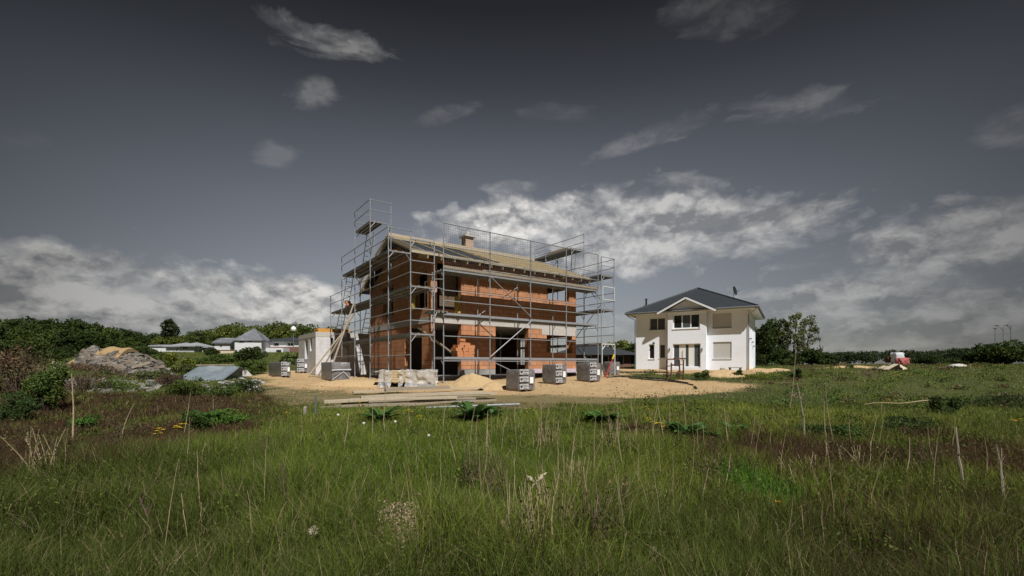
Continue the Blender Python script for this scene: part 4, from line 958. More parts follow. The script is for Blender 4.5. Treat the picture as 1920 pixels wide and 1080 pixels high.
def pallet(px, py, hpx, pxl, pxr, label, nl=3, paper=True, seed=0, strap=False):
    g = ground(px, py); fr = Frame(g.x, g.y, TH); lx = fr.x_at(pxr, 0); ly = fr.y_at(pxl, 0); lz = hpx * g.y / F
    t = thing('block_pallet', label, 'pallet', g, TH, 'shrink-wrapped block pallets around the plot')
    k = lz / .87; ph = .11 * k
    b = MB()
    for i in range(3): b.box(lx * (.02 + .40 * i), lx * (.16 + .40 * i), .03, ly - .03, 0.0, ph * .75)
    b.box(.01, lx - .01, .01, ly - .01, ph * .76, ph); b.build('wooden_base', M['oldtimber'], t)
    b = crumple_box(lx, ly, lz - ph - .003, seed=seed); w = b.build('wrapping', M['wrap'], t, ph + .003, smooth=True)
    for i in range(nl):
        o = label_mb(.46, .20, .0, 0, 0).build('label', [M['label'], M['print']], t); sc_ = lx / .86
        o.scale = (sc_, 1, k); o.location = (lx * .03, -.035, (.11 + .285 * i) * k)
    if paper:
        b = MB(); b.box(lx * .62, lx * .84, -.040, -.036, lz * .38, lz * .66); b.build('delivery_note', M['frame'], t)
    if strap:
        b = MB(); b.beam((.02, -.04, lz * .12), (lx * .6, -.04, lz * .52), .01, .022); b.beam((lx * .6, -.04, lz * .52), (lx - .03, -.045, lz * .15), .01, .022); b.beam((.0, -.04, lz * .60), (lx, -.04, lz * .62), .012, .05); b.build('wrap_fold', M['bag'], t)
    return t
pallet(972.5, 735.5, 42.5, 948, 1004, 'grey wrapped block pallet nearest the camera, right of the sand pile', seed=1)
pallet(1041, 722.5, 39.5, 1016, 1063, 'second grey wrapped block pallet counting right from the sand pile', seed=2)
pallet(1105, 718, 38, 1080, 1127, 'grey wrapped block pallet with a dark board leaning on its right side', seed=3)
pallet(1143, 704, 26, 1131, 1163, 'grey wrapped block pallet behind the red prop under the scaffold end', nl=0, seed=4)
pallet(527, 708, 29.5, 503, 546, 'lone grey wrapped block pallet on the sand left of the white annex', seed=5)
pallet(622, 716.5, 38, 601, 658, 'grey wrapped block pallet without labels behind the leaning poles', nl=0, paper=False, seed=6, strap=True)
pallet(556.5, 700, 27, 553, 580, 'grey wrapped block pallet half hidden behind the left edge of the white annex', seed=7)

# ------------------------------------------------------------------ sand, mounds, rubble
def mound(name, label, cat, c, rx, ry, h, m, seed, pw=1.6, ang=0, rough=.10, n=34, smooth=True, parent=None, sharp=1.0):
    b = MB(); 
    X = np.linspace(-1, 1, n); GXm, GYm = np.meshgrid(X, X); rr = np.hypot(GXm, GYm)
    prof = np.clip(1 - rr ** pw, 0, 1) ** sharp; no = fbm(GXm * 3 + seed, GYm * 3, 1.0, seed, 5) - .5
    ca, sa = math.cos(ang), math.sin(ang); xs = GXm * rx; ys = GYm * ry; wx = c[0] + xs * ca - ys * sa; wy = c[1] + xs * sa + ys * ca
    z = H(wx, wy) + h * prof * (1 + rough * 4 * no) + rough * no * h * (rr < 1) - .12 * (rr >= .97)
    for i in range(n):
        for j in range(n): b.v.append((wx[i, j] - c[0], wy[i, j] - c[1], z[i, j] - c[2]))
    for i in range(n - 1):
        for j in range(n - 1):
            if rr[i:i + 2, j:j + 2].min() < 1.0: b.f.append((i * n + j, i * n + j + 1, (i + 1) * n + j + 1, (i + 1) * n + j)); b.m.append(0)
    o = b.build(name, m, parent, 0, smooth, loc=None if parent else c)
    if not parent: tag(o, label, cat)
    return o
g = ground(885, 726); mound('sand_pile', 'large sand pile in front of the brick pier between two dark openings', 'sand pile', g, 1.15, .75, .62, M['sand'], 3, 1.25)
g = ground(930, 729); mound('sand_pile', 'low spread of sand between the large sand pile and nearest pallet', 'sand pile', g, .9, .6, .26, M['sand'], 8, 1.5)
g = ground(1358, 708); mound('sand_pile', 'small sand heap with weeds in front of the white house', 'sand pile', g, 1.3, .8, .48, M['sand'], 5, 1.4)
g = ground(660, 722); mound('sand_pile', 'low sand hump in front of the left side of the scaffold', 'sand pile', g, 1.9, .7, .22, M['sand'], 12, 1.8)
def stones(n, pos, rmin, rmax, seed):
    rg = np.random.default_rng(seed); b = MB()
    for i in range(n):
        p, r = pos(rg), rg.uniform(rmin, rmax) ** 1.0; k = len(b.v); q = rg.normal(size=(8, 3)) * .28
        cube = np.array([[sx, sy, s2] for s2 in (-1, 1) for sx, sy in ((-1, -1), (1, -1), (1, 1), (-1, 1))]) + q
        a = rg.uniform(0, 6.28); cs = np.array([[math.cos(a), -math.sin(a), 0], [math.sin(a), math.cos(a), 0], [0, 0, 1]]); t = rg.uniform(-.6, .6); ct_ = np.array([[1, 0, 0], [0, math.cos(t), -math.sin(t)], [0, math.sin(t), math.cos(t)]])
        v = (cube * np.array([1, rg.uniform(.5, 1), rg.uniform(.3, .8)]) * r) @ ct_.T @ cs.T + np.array(p)
        b.v += [tuple(x) for x in v]; m_ = int(rg.integers(0, 3))
        for f in [(0, 3, 2, 1), (4, 5, 6, 7), (0, 1, 5, 4), (1, 2, 6, 5), (2, 3, 7, 6), (3, 0, 4, 7)]: b.f.append(tuple(i_ + k for i_ in f)); b.m.append(m_)
    return b
g = at(214, 22.0); heap = thing('rubble_heap', 'broad grey rubble heap with a sandy top layer at left', 'rubble heap', g)
mo = mound('heap_body', None, None, g, 3.0, 1.6, 1.42, M['debris'], 31, 1.8, parent=heap, rough=.20, n=44)
def hpos(rg):
    while True:
        x, y = rg.uniform(-1, 1, 2)
        if math.hypot(x, y) < .98: break
    r2 = math.hypot(x, y); X_, Y_ = x * 2.95, y * 1.56
    no = float(fbm(np.array([x * 3 + 31]), np.array([y * 3]), 1.0, 31, 5)[0]) - .5
    return (X_, Y_, float(H(g.x + X_, g.y + Y_)) - g.z + 1.42 * (1 - r2 ** 1.8) * (1 + .80 * no) + .01)
o = stones(1500, hpos, .015, .085, 4).build('stones', [M['debris'], M['darkstone'], M['stone']], heap); o['kind'] = 'stuff'
o = stones(150, hpos, .07, .16, 44).build('boulders', [M['debris'], M['darkstone'], M['debris']], heap); o['kind'] = 'stuff'
b = MB(); pl = []
for i in range(15):
    for j in range(5):
        x = -1.75 + 2.6 * i / 14; y = -.75 + 1.1 * j / 4; r2 = math.hypot(x / 3.0, y / 1.6)
        zz = float(H(g.x + x, g.y + y)) - g.z + 1.42 * max(0, 1 - r2 ** 1.8) + .05 + .18 * i / 14 + .05 * math.sin(i * 1.3 + j); pl.append((x, y, zz))
b.add(pl + [(x, y, z - .16) for x, y, z in pl], [(i * 5 + j, (i + 1) * 5 + j, (i + 1) * 5 + j + 1, i * 5 + j + 1) for i in range(14) for j in range(4)] + [(i * 5, 75 + i * 5, 75 + (i + 1) * 5, (i + 1) * 5) for i in range(14)] + [(70 + j, 145 + j, 146 + j, 71 + j) for j in range(4)] + [(j + 1, 76 + j, 75 + j, j) for j in range(4)])
b.build('sand_layer', M['orangesand'] if 'orangesand' in M else mat('ochre_sand', (.36, .25, .125), (.25, .165, .075), 8, .95, .7), heap, smooth=False)
b = MB(); 
for q, (dx, dz, L_) in enumerate(((-2.5, .45, .8), (-2.1, .85, .7), (1.6, .6, .7))): b = MB(); b.beam((dx, -.9, dz), (dx + L_, -.7, dz + .25 * (-1) ** q), .03, .12); b.build('broken_board', M['oldtimber'], heap)
def scat(pxa, pxb, pya, pyb):
    def f(rg):
        p = ground(rg.uniform(pxa, pxb), rg.uniform(pya, pyb)); return (p.x, p.y, p.z + .03)
    return f
o = stones(110, scat(118, 300, 716, 740), .03, .13, 11).build('rubble', [M['stone'], M['stone'], M['darkstone']]); tag(o, 'scattered pale rubble below the big heap', None, kind='stuff')
o = stones(70, scat(375, 490, 712, 736), .03, .10, 12).build('rubble', [M['stone'], M['stone'], M['concrete']]); tag(o, 'scattered pale rubble in front of the blue sheet', None, kind='stuff')
o = stones(14, scat(45, 72, 765, 776), .03, .08, 13).build('rubble', [M['stone'], M['stone'], M['stone']]); tag(o, 'small patch of pale rubble at far left', None, kind='stuff')
o = stones(150, scat(930, 1420, 704, 742), .006, .030, 15).build('pebbles', [M['sand'], M['sand'], M['stone']]); tag(o, 'small stones on the sand', None, kind='stuff')
o = stones(130, scat(480, 860, 706, 738), .006, .028, 16).build('pebbles', [M['sand'], M['sand'], M['loosebrick']]); tag(o, 'brick crumbs on the sand', None, kind='stuff')
# blue-grey sheet over a low stack, pale block beside it
g = ground(378, 713); tp = thing('covered_stack', 'low stack under a blue grey plastic sheet in the weeds at left', 'covered stack', g)
sc_ = g.y / F; b = MB(); n_ = 16
prof = [(-.25, 0.0), (-.1, .07), (.25, .28), (.6, .49), (.92, .66), (1.0, .69), (1.5, .62), (1.55, 0)]
L_ = 92 * sc_
for i in range(n_ + 1):
    s = i / n_; sh_ = 1 - .28 * max(0, (.16 - s) / .16) - .12 * max(0, (s - .85) / .15)
    for j, (y, z) in enumerate(prof): b.v.append((-L_ * .49 + L_ * s + (.12 * z if s < .1 else 0), y + .03 * math.sin(i * 1.1 + j), z * sh_ * 1.0 + .012 * math.sin(i * 2.3 + j * 1.4) + .022 * math.sin(i * .9 - j * 1.1)))
k = len(prof); b.f = [(i * k + j, (i + 1) * k + j, (i + 1) * k + j + 1, i * k + j + 1) for i in range(n_) for j in range(k - 1)] + [tuple(range(k))[::-1], tuple(range(n_ * k, n_ * k + k))]; b.m = [0] * len(b.f)
b.build('plastic_sheet', M['tarp'], tp, smooth=True)
b = MB(); b.beam((-L_ * .40, 1.02, .73), (L_ * .40, 1.02, .74), .12, .05); b.build('weighting_plank', M['oldtimber'], tp)
g2_ = ground(437, 711); b = stones(1, lambda rg: (0, .2, .3), .44, .46, 3); b2 = stones(3, lambda rg: (rg.uniform(-.4, .4), 0, .12), .15, .22, 5); b.add(b2.v, b2.f)
o = b.build('stone_block', [M['stone'], M['stone'], M['stone']], loc=g2_); o.data.materials.clear(); o.data.materials.append(M['lightconc']); tag(o, 'pale broken concrete block at the right end of the blue sheet', 'stone')
# ------------------------------------------------------------------ timber bundle under torn plastic
g = ground(712, 728); fr = Frame(g.x, g.y, .10); tb = thing('timber_bundle', 'bundle of new boards half wrapped in torn clear plastic by the scaffold corner', 'timber bundle', g, .10)
L_ = fr.x_at(818, 0); b = MB()
for x in (.3, L_ - .4): b.box(x, x + .12, .1, .9, -.05, .24)
b.build('bearers', M['darktimber'], tb)
b = MB()
for i in range(4):
    for j in range(5): dx = random.uniform(-.05, .05); b.box(.04 + dx, L_ - .06 + dx, .08 + j * .17, .235 + j * .17, .245 + i * .105, .34 + i * .105)
b.build('boards', M['timber'], tb)
b = MB(); b.box(-.22, L_ + .05, .1, .5, .668, .70); b.box(.3, L_ * .62, .2, .8, .704, .735); b.build('top_boards', M['orangeboard'] if False else M['timber'], tb)
for s0, s1, sd in ((-.02, .20, 1), (.44, 1.02, 2), (.33, .40, 3)):
    b = MB(); nI, nJ = 22, 16
    for i in range(nI + 1):
        s = s0 + (s1 - s0) * i / nI
        for j in range(nJ + 1):
            t = j / nJ; no = float(fbm(np.array([s * 11 + sd * 7]), np.array([t * 5.]), 1.2, sd, 4)[0]) - .5
            if t < .25: y, z = .55 - 2.2 * t, .75
            else: q = (t - .25) / .75; y, z = -.0 - .16 * q ** 2, .75 - q * (.66 + .22 * float(vnoise(np.array([s * 9.]), np.array([sd * 3.]), 1, 4)[0]))
            b.v.append((s * L_ + no * .14, y - .02 + no * .22, max(z + no * .14, .02)))
    b.f = [(i * (nJ + 1) + j, (i + 1) * (nJ + 1) + j, (i + 1) * (nJ + 1) + j + 1, i * (nJ + 1) + j + 1) for i in range(nI) for j in range(nJ)]; b.m = [0] * len(b.f)
    b.build('torn_plastic', M['clearwrap'], tb, smooth=True)
# ------------------------------------------------------------------ loose boards, poles, planks
def plank(name, label, p, q, w, h, m, cat='plank', group=None, warp=.02):
    p, q = Vector(p), Vector(q); c = (p + q) / 2; b = MB(); n = 5; d = (q - p)
    for i in range(n):
        a0, a1 = i / n, (i + 1) / n; s = lambda t: p + d * t - c + Vector((0, 0, warp * math.sin(t * math.pi)))
        b.beam(s(a0), s(a1), w, h)
    o = b.build(name, M[m], loc=c); return tag(o, label, cat, group)
PL = [((661, 739.5), (905, 731.5), .22, .05, 'top rearmost long pale plank in the heap lying on the grass'), ((722, 742), (842, 737.5), .14, .11, 'short thick beam lying in the middle of the plank heap'),
      ((703, 749), (870, 744), .2, .08, 'grey plank in the middle of the plank heap, behind the longest front ones'), ((676, 757), (921, 749), .2, .07, 'long brown plank reaching furthest right in the plank heap'),
      ((608, 766), (855, 758.5), .22, .07, 'long plank reaching furthest left in the plank heap'), ((602, 770), (780, 765.5), .18, .05, 'low frontmost plank of the heap, half sunk in the grass'), ((720, 753), (930, 747.5), .15, .07, 'weathered plank under the long brown one at the right of the heap'), ((690, 760), (890, 755.5), .2, .05, 'thin plank between the two longest front planks')]
PL += [((640, 762), (820, 757), .14, .035, 'narrow board between the two leftmost long planks'), ((735, 746), (905, 739.5), .15, .04, 'thin grey board just under the top rearmost plank'), ((765, 764), (930, 757), .15, .04, 'thin board near the steel tube, right half of the heap'), ((655, 753), (800, 748), .13, .035, 'short narrow board at the left middle of the plank heap'), ((800, 751), (915, 746), .12, .04, 'short narrow board at the right middle of the plank heap')]
for i, (a, c, w, h, lab) in enumerate(PL):
    p, q = ground(*a), ground(*c); z = h / 2 + .05 + .09 * (i in (1, 3, 4)) + .05 * (i == 6) + .03 * (i == 7); plank('plank', lab, p + Vector((0, 0, z)), q + Vector((0, 0, z + .03)), w, h, ('paletimber', 'oldtimber')[i % 3 != 0] if i != 4 else 'paletimber', group='planks heaped on the grass in front of the house')
p, q = ground(799, 769), ground(974, 762); b = MB(); b.tube(p + Vector((0, 0, .06)) - p, q + Vector((0, 0, .06)) - p, .03, 8)
tag(b.build('steel_tube', M['steel'], loc=p), 'thin grey steel tube lying in front of the plank heap', 'tube')
plank('plank', 'dark plank slanting down from the left opening onto the front scaffold deck', pt(781, 613, 20.5), pt(856, 669, 21.6), .22, .05, 'oldtimber')
plank('plank', 'long pale plank leaning from the sand up to the left scaffold deck', ground(577, 707), pt(656, 607, 25.9), .2, .06, 'paletimber')
for a, tpx, lab in (((594, 709), (664, 588, 25.2), 'slender dark pole leaning just right of the pale leaning plank'), ((614, 711), (663, 570, 24.6), 'slender dark pole leaning across the pallet without labels')):
    p, q = ground(*a), pt(*tpx); b = MB(); b.tube((0, 0, 0), q - p, .05, 6, .04); tag(b.build('pole', M['oldtimber'], loc=p), lab, 'pole')
plank('plank', 'dark board leaning against the right side of a wrapped pallet', ground(1136, 707) , pt(1128, 683, ground(1136, 707).y + .25), .16, .04, 'darktimber')
p, q = ground(1136, 707), pt(1151, 666, 24.6); b = MB(); b.tube((0, 0, .05), (q - p) * .7, .035, 8); b.tube((q - p) * .7, q - p, .026, 8); b.box(-.07, .07, -.07, .07, 0, .05)
rp = thing('red_prop', 'red adjustable steel prop leaning in the right scaffold frame', 'prop', p); b.build('tube', M['red'], rp); b = MB(); b.tube((q - p) * .82, (q - p) * 1.03, .04, 8); b.build('yellow_head', M['petal'], rp)
# bricks on the front deck and on the left deck
def brick_mb():
    b = MB(); b.box(0, .30, 0, .24, 0, .026)
    for z0 in (.026, .083): b.box(.004, .296, .004, .236, z0, z0 + .03); b.box(0, .30, 0, .24, z0 + .03, z0 + .057)
    return b
bp_ = brick_mb().build('clay_brick', M['loosebrick'])
u0 = FS.x_at(862, V0 + .1); u1_ = FS.x_at(855, V0 + .3); rows_ = [(0, 3), (0, 3), (-.06, 3), (.04, 3), (.10, 2), (.14, 1)]
first = True
def put_brick(u, v, z, rot, lab, grp):
    global first
    o = bp_ if first else bp_.copy()
    if not first: COL.objects.link(o)
    first = False; p = FS.w(u, v); o.location = (p.x, p.y, z); o.rotation_euler = (0, 0, TH + rot); tag(o, lab, 'brick', grp)
for r_, (off, n) in enumerate(rows_):
    for i in range(n):
        for back in ((0, .26) if r_ < 4 else (0,)):
            put_brick(u0 + off + i * .315 + random.uniform(-.03, .03) - .1, V0 + .12 + back, FZ[0] + .02 + r_ * .142, random.uniform(-.12, .12), 'orange clay brick in the loose stack on the front scaffold deck', 'bricks stacked on the front scaffold deck')
for i in range(7): put_brick(.15 + .32 * (i % 3), 3.85 * BAY + random.uniform(-.1, .1), LZ[1] + .02 + (i // 3) * .142, random.uniform(-.2, .2), 'orange clay brick in the small stack on the left scaffold deck', 'bricks stacked on the left scaffold deck')
# battens on the eaves deck, boards on the top right platform
def deck_battens(label, ua, ub, v, z, n, m):
    p = FS.w(ua, v); t = thing('batten_bundle', label, 'battens', (p.x, p.y, z), TH); 
    for i in range(n):
        b = MB(); dx = random.uniform(-.5, .5); b.beam((dx, (i % 4) * .085, .03 + (i // 4) * .065), (ub - ua + random.uniform(-.7, .3), (i % 4) * .085 + random.uniform(-.02, .02), .03 + (i // 4) * .065), .06, .05); b.build('batten', M[m], t)
deck_battens('grey and yellow roof battens lying on the upper front scaffold deck', FS.x_at(905, V0 + .3), FS.x_at(1050, V0 + .3), V0 + .25, FZ[2] + .02, 14, 'paletimber')
p = FS.w(U2 + .25, V2 + BAY + .2); t = thing('board_stack', 'stack of tan boards on the topmost right scaffold platform', 'boards', (p.x, p.y, RZs[3] + .02), TH)
for i in range(5): b = MB(); b.box(.1 + .03 * i, .62, .0 + .2 * i, 3.6 - .35 * i, .055 * i, .055 * i + .05); b.build('board', M['timber'], t)
b = MB()
def wool(label, c, w, h, seed):
    b = MB(); n = 9
    for i in range(n + 1):
        for j in range(n + 1):
            k = float(fbm(np.array([i * .6 + seed]), np.array([j * .6]), 1, seed, 3)[0]) - .5; q = j / n
            b.v.append(((i / n - .5) * w * (.55 + .6 * q) + k * .12, -.12 - .1 * math.sin(q * 2) + k * .25, h * (1 - q) + k * .1))
    b.f = [(i * (n + 1) + j, i * (n + 1) + j + 1, (i + 1) * (n + 1) + j + 1, (i + 1) * (n + 1) + j) for i in range(n) for j in range(n)]; b.m = [0] * len(b.f)
    k = len(b.v); b.v += [(x, y + .09, z) for x, y, z in b.v]; b.f += [tuple(i + k for i in f[::-1]) for f in b.f]; b.m += [0] * (len(b.f) // 2)
    o = b.build('insulation_scrap', M['yellow'], loc=c, smooth=True); o.rotation_euler = (0, 0, TH); return tag(o, label, 'insulation')
c = FH.w(-.05, FH.y_at(783, -.05), EYE + 2.72); o = wool('yellow insulation wool hanging out of the side window at the house corner', c, .35, .75, 3); o.rotation_euler = (0, 0, TH - 1.57)
c = FH.w(FH.x_at(855, -.02), -.02, EYE + 2.55); wool('ragged yellow insulation hanging in the left front opening upstairs', c, .35, .85, 6)
# ------------------------------------------------------------------ trestle, bench, bucket, hoses, pegs
g = ground(1273, 712.5); s_ = g.y / F; tr = thing('trestle', 'rusty steel trestle frame standing on the sand before the white house', 'trestle', g, .25)
w2_, hh = 17.5 * s_ * 1.05, 40 * s_
for i, (x, y) in enumerate(((-w2_ * .9, 0), (w2_ * .35, -.12), (w2_ * .9, .55), (-w2_ * .55, .6))):
    b = MB(); b.beam((x, y, 0), (x * .97, y, hh * (.95 if i else .80)), .05, .05, up=(1, 0, 0)); b.box(x - .09, x + .09, y - .09, y + .09, 0, .03); b.build('leg', M['rust'], tr)
b = MB(); b.beam((-w2_ * .62, -.02, hh), (w2_ * .75, .02, hh), .09, .07); b.beam((-w2_ * .62, .5, hh * .98), (w2_ * .8, .55, hh * .98), .06, .06); b.build('top_bar', M['rust'], tr)
b = MB()
for z in (.35, .72): b.beam((-w2_ * .9, 0, hh * z), (w2_ * .4, -.1, hh * z), .04, .04); b.beam((-w2_ * .5, .55, hh * z * .9), (w2_ * .9, .55, hh * z), .04, .04)
b.build('cross_bar', M['rust'], tr)
g = ground(1379, 702); s_ = g.y / F; be = thing('bench', 'small plain wooden bench by the sand heap before the white house', 'bench', g, -.1)
b = MB(); b.box(-11 * s_, 11 * s_, -.12, .16, .40, .45); b.build('seat', M['oldtimber'], be)
for x in (-9.5 * s_, 9 * s_): b = MB(); b.box(x - .03, x + .03, -.1, .14, -.03, .398); b.build('leg', M['oldtimber'], be)
g = ground(1354.5, 699.5); g.z += 0; bk = MB(); bk.tube((0, 0, .0), (0, 0, .34), .13, 14, .17, cap=False); bk.tube((0, 0, 0), (0, 0, .01), .13, 14)
bk.path([(-.17, 0, .33), (-.12, 0, .42), (0, 0, .46), (.12, 0, .42), (.17, 0, .33)], .008, 5); b_ = thing('bucket', 'grey mortar bucket behind the small sand heap', 'bucket', g); bk.build('bucket_body', M['concrete'], b_)
for k, (pts, lab) in enumerate((([(1140, 706), (1170, 705.5), (1200, 708), (1240, 711), (1290, 727 - 8)], 'black hose running right from the pallet with the dark board'), ([(1138, 709), (1165, 707), (1205, 712), (1250, 715), (1300, 723)], 'second black hose, in front of the other on the sand'))):
    P_s = [ground(*p) + Vector((0, 0, .03)) for p in pts]; b = MB(); sm = []
    for i in range(len(P_s) - 1):
        for j in range(5): t = j / 5; sm.append(P_s[i].lerp(P_s[i + 1], t) - P_s[0])
    sm.append(P_s[-1] - P_s[0]); b.path(sm, .03, 6); tag(b.build('hose', M['cable'], loc=P_s[0]), lab, 'hose')
for i in range(7):
    a, c = ground(1160 + i * 13.5, 699), ground(1171 + i * 13.5, 699); b = MB(); b.beam((0, 0, .05), c - a + Vector((0, 0, .05)), .3, .10); tag(b.build('edging_plank', M['darktimber'], loc=a), 'dark plank in the broken row along the white house yard', 'plank', 'dark planks in a row before the white house')
def peg(px, py, h, r, m, lab, name='wooden_peg', cat='peg'):
    g = ground(px, py); b = MB(); b.box(-r, r, -r, r, -.1, h); b.add([(-r, -r, h), (r, -r, h), (r, r, h), (-r, r, h), (0, 0, h + r)], [(0, 1, 4), (1, 2, 4), (2, 3, 4), (3, 0, 4)]); return tag(b.build(name, M[m], loc=g), lab, cat)
peg(572.5, 786, .26, .03, 'peg', 'short square wooden survey peg left of the plank heap')
peg(592, 788, .52, .016, 'zinc', 'thin grey steel stake beside the short wooden peg', 'steel_stake', 'stake')
# street lamps
def lamp(px, d, py_base, py_top, lab, arm, r=.07, globe=False):
    p = at(px, d); z0 = p.z; zt = EYE + (HY - py_top) * d / F; t = thing('street_lamp', lab, 'lamp post', p); hh = zt - z0; b = MB(); b.tube((0, 0, -.2), (0, 0, hh), r, 8, r * .7)
    if arm: b.path([(0, 0, hh * .86), (arm * .4, 0, hh * .95), (arm, 0, hh)], r * .7, 6)
    b.build('post', M['zinc'], t); b = MB()
    if globe: b.sphere((0, 0, hh + .3), .38, .38, .42, 10, 6)
    else: b.box(arm - .5 if arm else -.5, arm + .5 if arm else .5, -.2, .2, hh - .02, hh + .16)
    b.build('lamp_head', M['frame' if globe else 'black'], t)
lamp(550.5, 66, 660, 621, 'street lamp with a white globe in front of the brick-based house', 0, .06, True)
lamp(1866, 150, 672, 616, 'straight dark mast, leftmost of the three at the right edge', 0, .13); lamp(1881, 150, 672, 611, 'curved dark mast, middle one of the three at the right edge', -2.2, .11); lamp(1895.5, 150, 672, 610, 'dark mast with bent head, rightmost of three at the right edge', -1.4, .14)
# rubbish pile on the field
g = ground(1675, 694.5); s_ = g.y / F; rb = thing('bulk_bag', 'white bulk bag with a dark open top on the rubbish pile in the field', 'bag', pt(1682, 679, g.y), 0)
b = crumple_box(17 * s_, 15 * s_, 18 * s_, 8, .06, 21, .14); b.v = [(x - 8 * s_, y - 7 * s_, z) for x, y, z in b.v]; b.build('sack', M['bag'], rb, smooth=True)
b = MB(); b.sphere((0, 0, 18.5 * s_), 4.5 * s_, 4 * s_, 4 * s_, 9, 6); b.sphere((-5 * s_, 0, 16 * s_), 3 * s_, 2 * s_, 2.4 * s_, 8, 5); b.build('dark_contents', M['darkstone'], rb)
def crump(name, lab, c, lx, ly, lz, m, seed, cat): b = crumple_box(lx, ly, lz, 9, lz * .22, seed, .22); b.v = [(x - lx / 2, y - ly / 2, z) for x, y, z in b.v]; return tag(b.build(name, M[m], loc=c, smooth=True), lab, cat)
crump('red_sheet', 'faded red sheet bundle right of the white bulk bag', pt(1692, 684, g.y - .6), 20 * s_, 12 * s_, 13 * s_, 'redcloth', 5, 'sheet'); crump('red_sheet', 'dark red bundle left behind the white bulk bag', pt(1668, 680, g.y + .5), 12 * s_, 10 * s_, 12 * s_, 'rust', 9, 'sheet')
mound('sand_pile', 'pale sand and board pile under the white bulk bag in the field', 'sand pile', ground(1675, 692), 22 * s_, 16 * s_, 11 * s_, mat('pale_sand', (.52, .44, .33), (.40, .33, .24), 9, .95, .6), 14, 1.4, rough=.2)
for i, (a, c) in enumerate((((1648, 694), (1682, 687)), ((1652, 690), (1690, 690)), ((1660, 696), (1684, 692)))): p, q = ground(*a), ground(*c); plank('plank', ('pale board sticking out left of the field rubbish pile', 'pale board across the front of the field rubbish pile', 'short pale board lying low before the field rubbish pile')[i], p + Vector((0, 0, .12)), q + Vector((0, 0, .35 + .1 * i)), .35, .07, 'paletimber')
mound('sand_pile', 'long flat pale sand strip behind the field grass right of the white house', 'sand pile', ground(1577, 689), 4.2, 1.0, .16, M['sand'], 16, 1.6); mound('sand_pile', 'low sand bank beside the trees right of the white house', 'sand pile', ground(1450, 696), 1.8, .8, .22, M['sand'], 17, 1.6)
mound('stone_heap', 'small white stone heap on the far right field', 'stone heap', ground(1793, 687), 1.1, .8, .28, M['lightconc'], 18, 1.6)

# ------------------------------------------------------------------ foliage helpers
def leaf_quads(C, size, rg, flat=.5, elong=1.5):
    n = len(C); nrm = rg.normal(size=(n, 3)); nrm[:, 2] += flat; nrm /= np.linalg.norm(nrm, axis=1)[:, None]
    t = np.cross(nrm, rg.normal(size=(n, 3))); t /= np.linalg.norm(t, axis=1)[:, None] + 1e-9; bb = np.cross(nrm, t)
    s = size * rg.uniform(.6, 1.3, n)[:, None]
    return np.stack([C - t * s * elong * .5, C + bb * s * .42 - t * s * .05, C + t * s * elong * .5, C - bb * s * .42 - t * s * .05], 1)
def crown(clusters, per, size, col, rg, var=.35, shell=.55, flat=.5):
    Vs, Ts = [], []
    for (c, r) in clusters:
        n = max(8, int(per * (r[0] * r[1] * r[2]) ** (1 / 1.5) if False else per))
        d = rg.normal(size=(n, 3)); d /= np.linalg.norm(d, axis=1)[:, None]
        rad = (shell + (1 - shell) * rg.random(n) ** .6)[:, None] * (1 + .25 * np.sin(d[:, :1] * 5 + c[0]) * np.cos(d[:, 1:2] * 4))
        Vs.append(leaf_quads(np.array(c) + d * rad * np.array(r), size, rg, flat))
        k = rg.uniform(1 - var, 1 + var); hue = rg.uniform(-.10, .10)
        cc = np.array(col) * k * np.array([1 + hue, 1, 1 - hue]); t = cc[None, :] * rg.uniform(.75, 1.25, (n, 1)); Ts.append(np.repeat(t, 4, 0))
    return np.concatenate(Vs), np.concatenate(Ts)
def limb(b, p, q, r0, r1, rg, bend=.12, n=5):
    p, q = Vector(p), Vector(q); L = (q - p).length; off = Vector(rg.normal(size=3)) * L * bend
    pts = [p.lerp(q, i / n) + off * math.sin(math.pi * i / n) * .6 for i in range(n + 1)]; b.path(pts, [r0 + (r1 - r0) * i / n for i in range(n + 1)], 6); return pts
def make_tree(name, label, h, w, col, seed, per=70, size=.42, ncl=16, base=.28, airy=False, narrow=False, group=None, loc=(0, 0, 0), lean=0, trunk=.018):
    rg = np.random.default_rng(seed); t = thing(name, label, 'tree', loc, 0, group)
    b = MB(); top = (lean * h, 0, h * .86); pts = limb(b, (0, 0, -.3), top, h * trunk, h * .004, rg, .03, 7); cl = []
    for i in range(ncl):
        f = base + (1 - base) * ((i + .5) / ncl) ** .9; a = i * 2.4 + rg.uniform(-.5, .5)
        prof = math.sin(math.pi * min(1, max(0.08, (f - base + .10) / (1.13 - base)))) ** (.6 if not narrow else .9)
        rr = w / 2 * prof * rg.uniform(.55, .95); k = min(len(pts) - 1, int(f * .92 * len(pts))); p0 = pts[max(0, k - 1)]
        c = Vector((p0.x + math.cos(a) * rr, p0.y + math.sin(a) * rr, h * f * rg.uniform(.95, 1.02)))
        limb(b, p0, c, h * trunk * .35 * (1.2 - f), h * .002, rg, .12, 4)
        q = (h * .080 if airy else h * .15) * rg.uniform(.75, 1.3); cl.append(((c.x, c.y, c.z), (q * (w / h + .35), q * (w / h + .35), q * .78)))
        if not airy: cl.append(((p0.x + (c.x - p0.x) * .45, p0.y + (c.y - p0.y) * .45, c.z - h * .02), (q, q, q * .75)))
    b.build('trunk', M['bark'], t, smooth=True); V, T_ = crown(cl, per, size, col, rg)
    np_mesh('crown', V, 4, M['foliage'], t, T_); return t
def place_copy(proto, loc, s, rz, label=None, group=None, sz=None):
    o = copy_tree(proto); o.location = loc; o.scale = (s, s, sz or s); o.rotation_euler = (0, 0, rz)
    if label: o['label'] = label
    if group: o['group'] = group
    return o
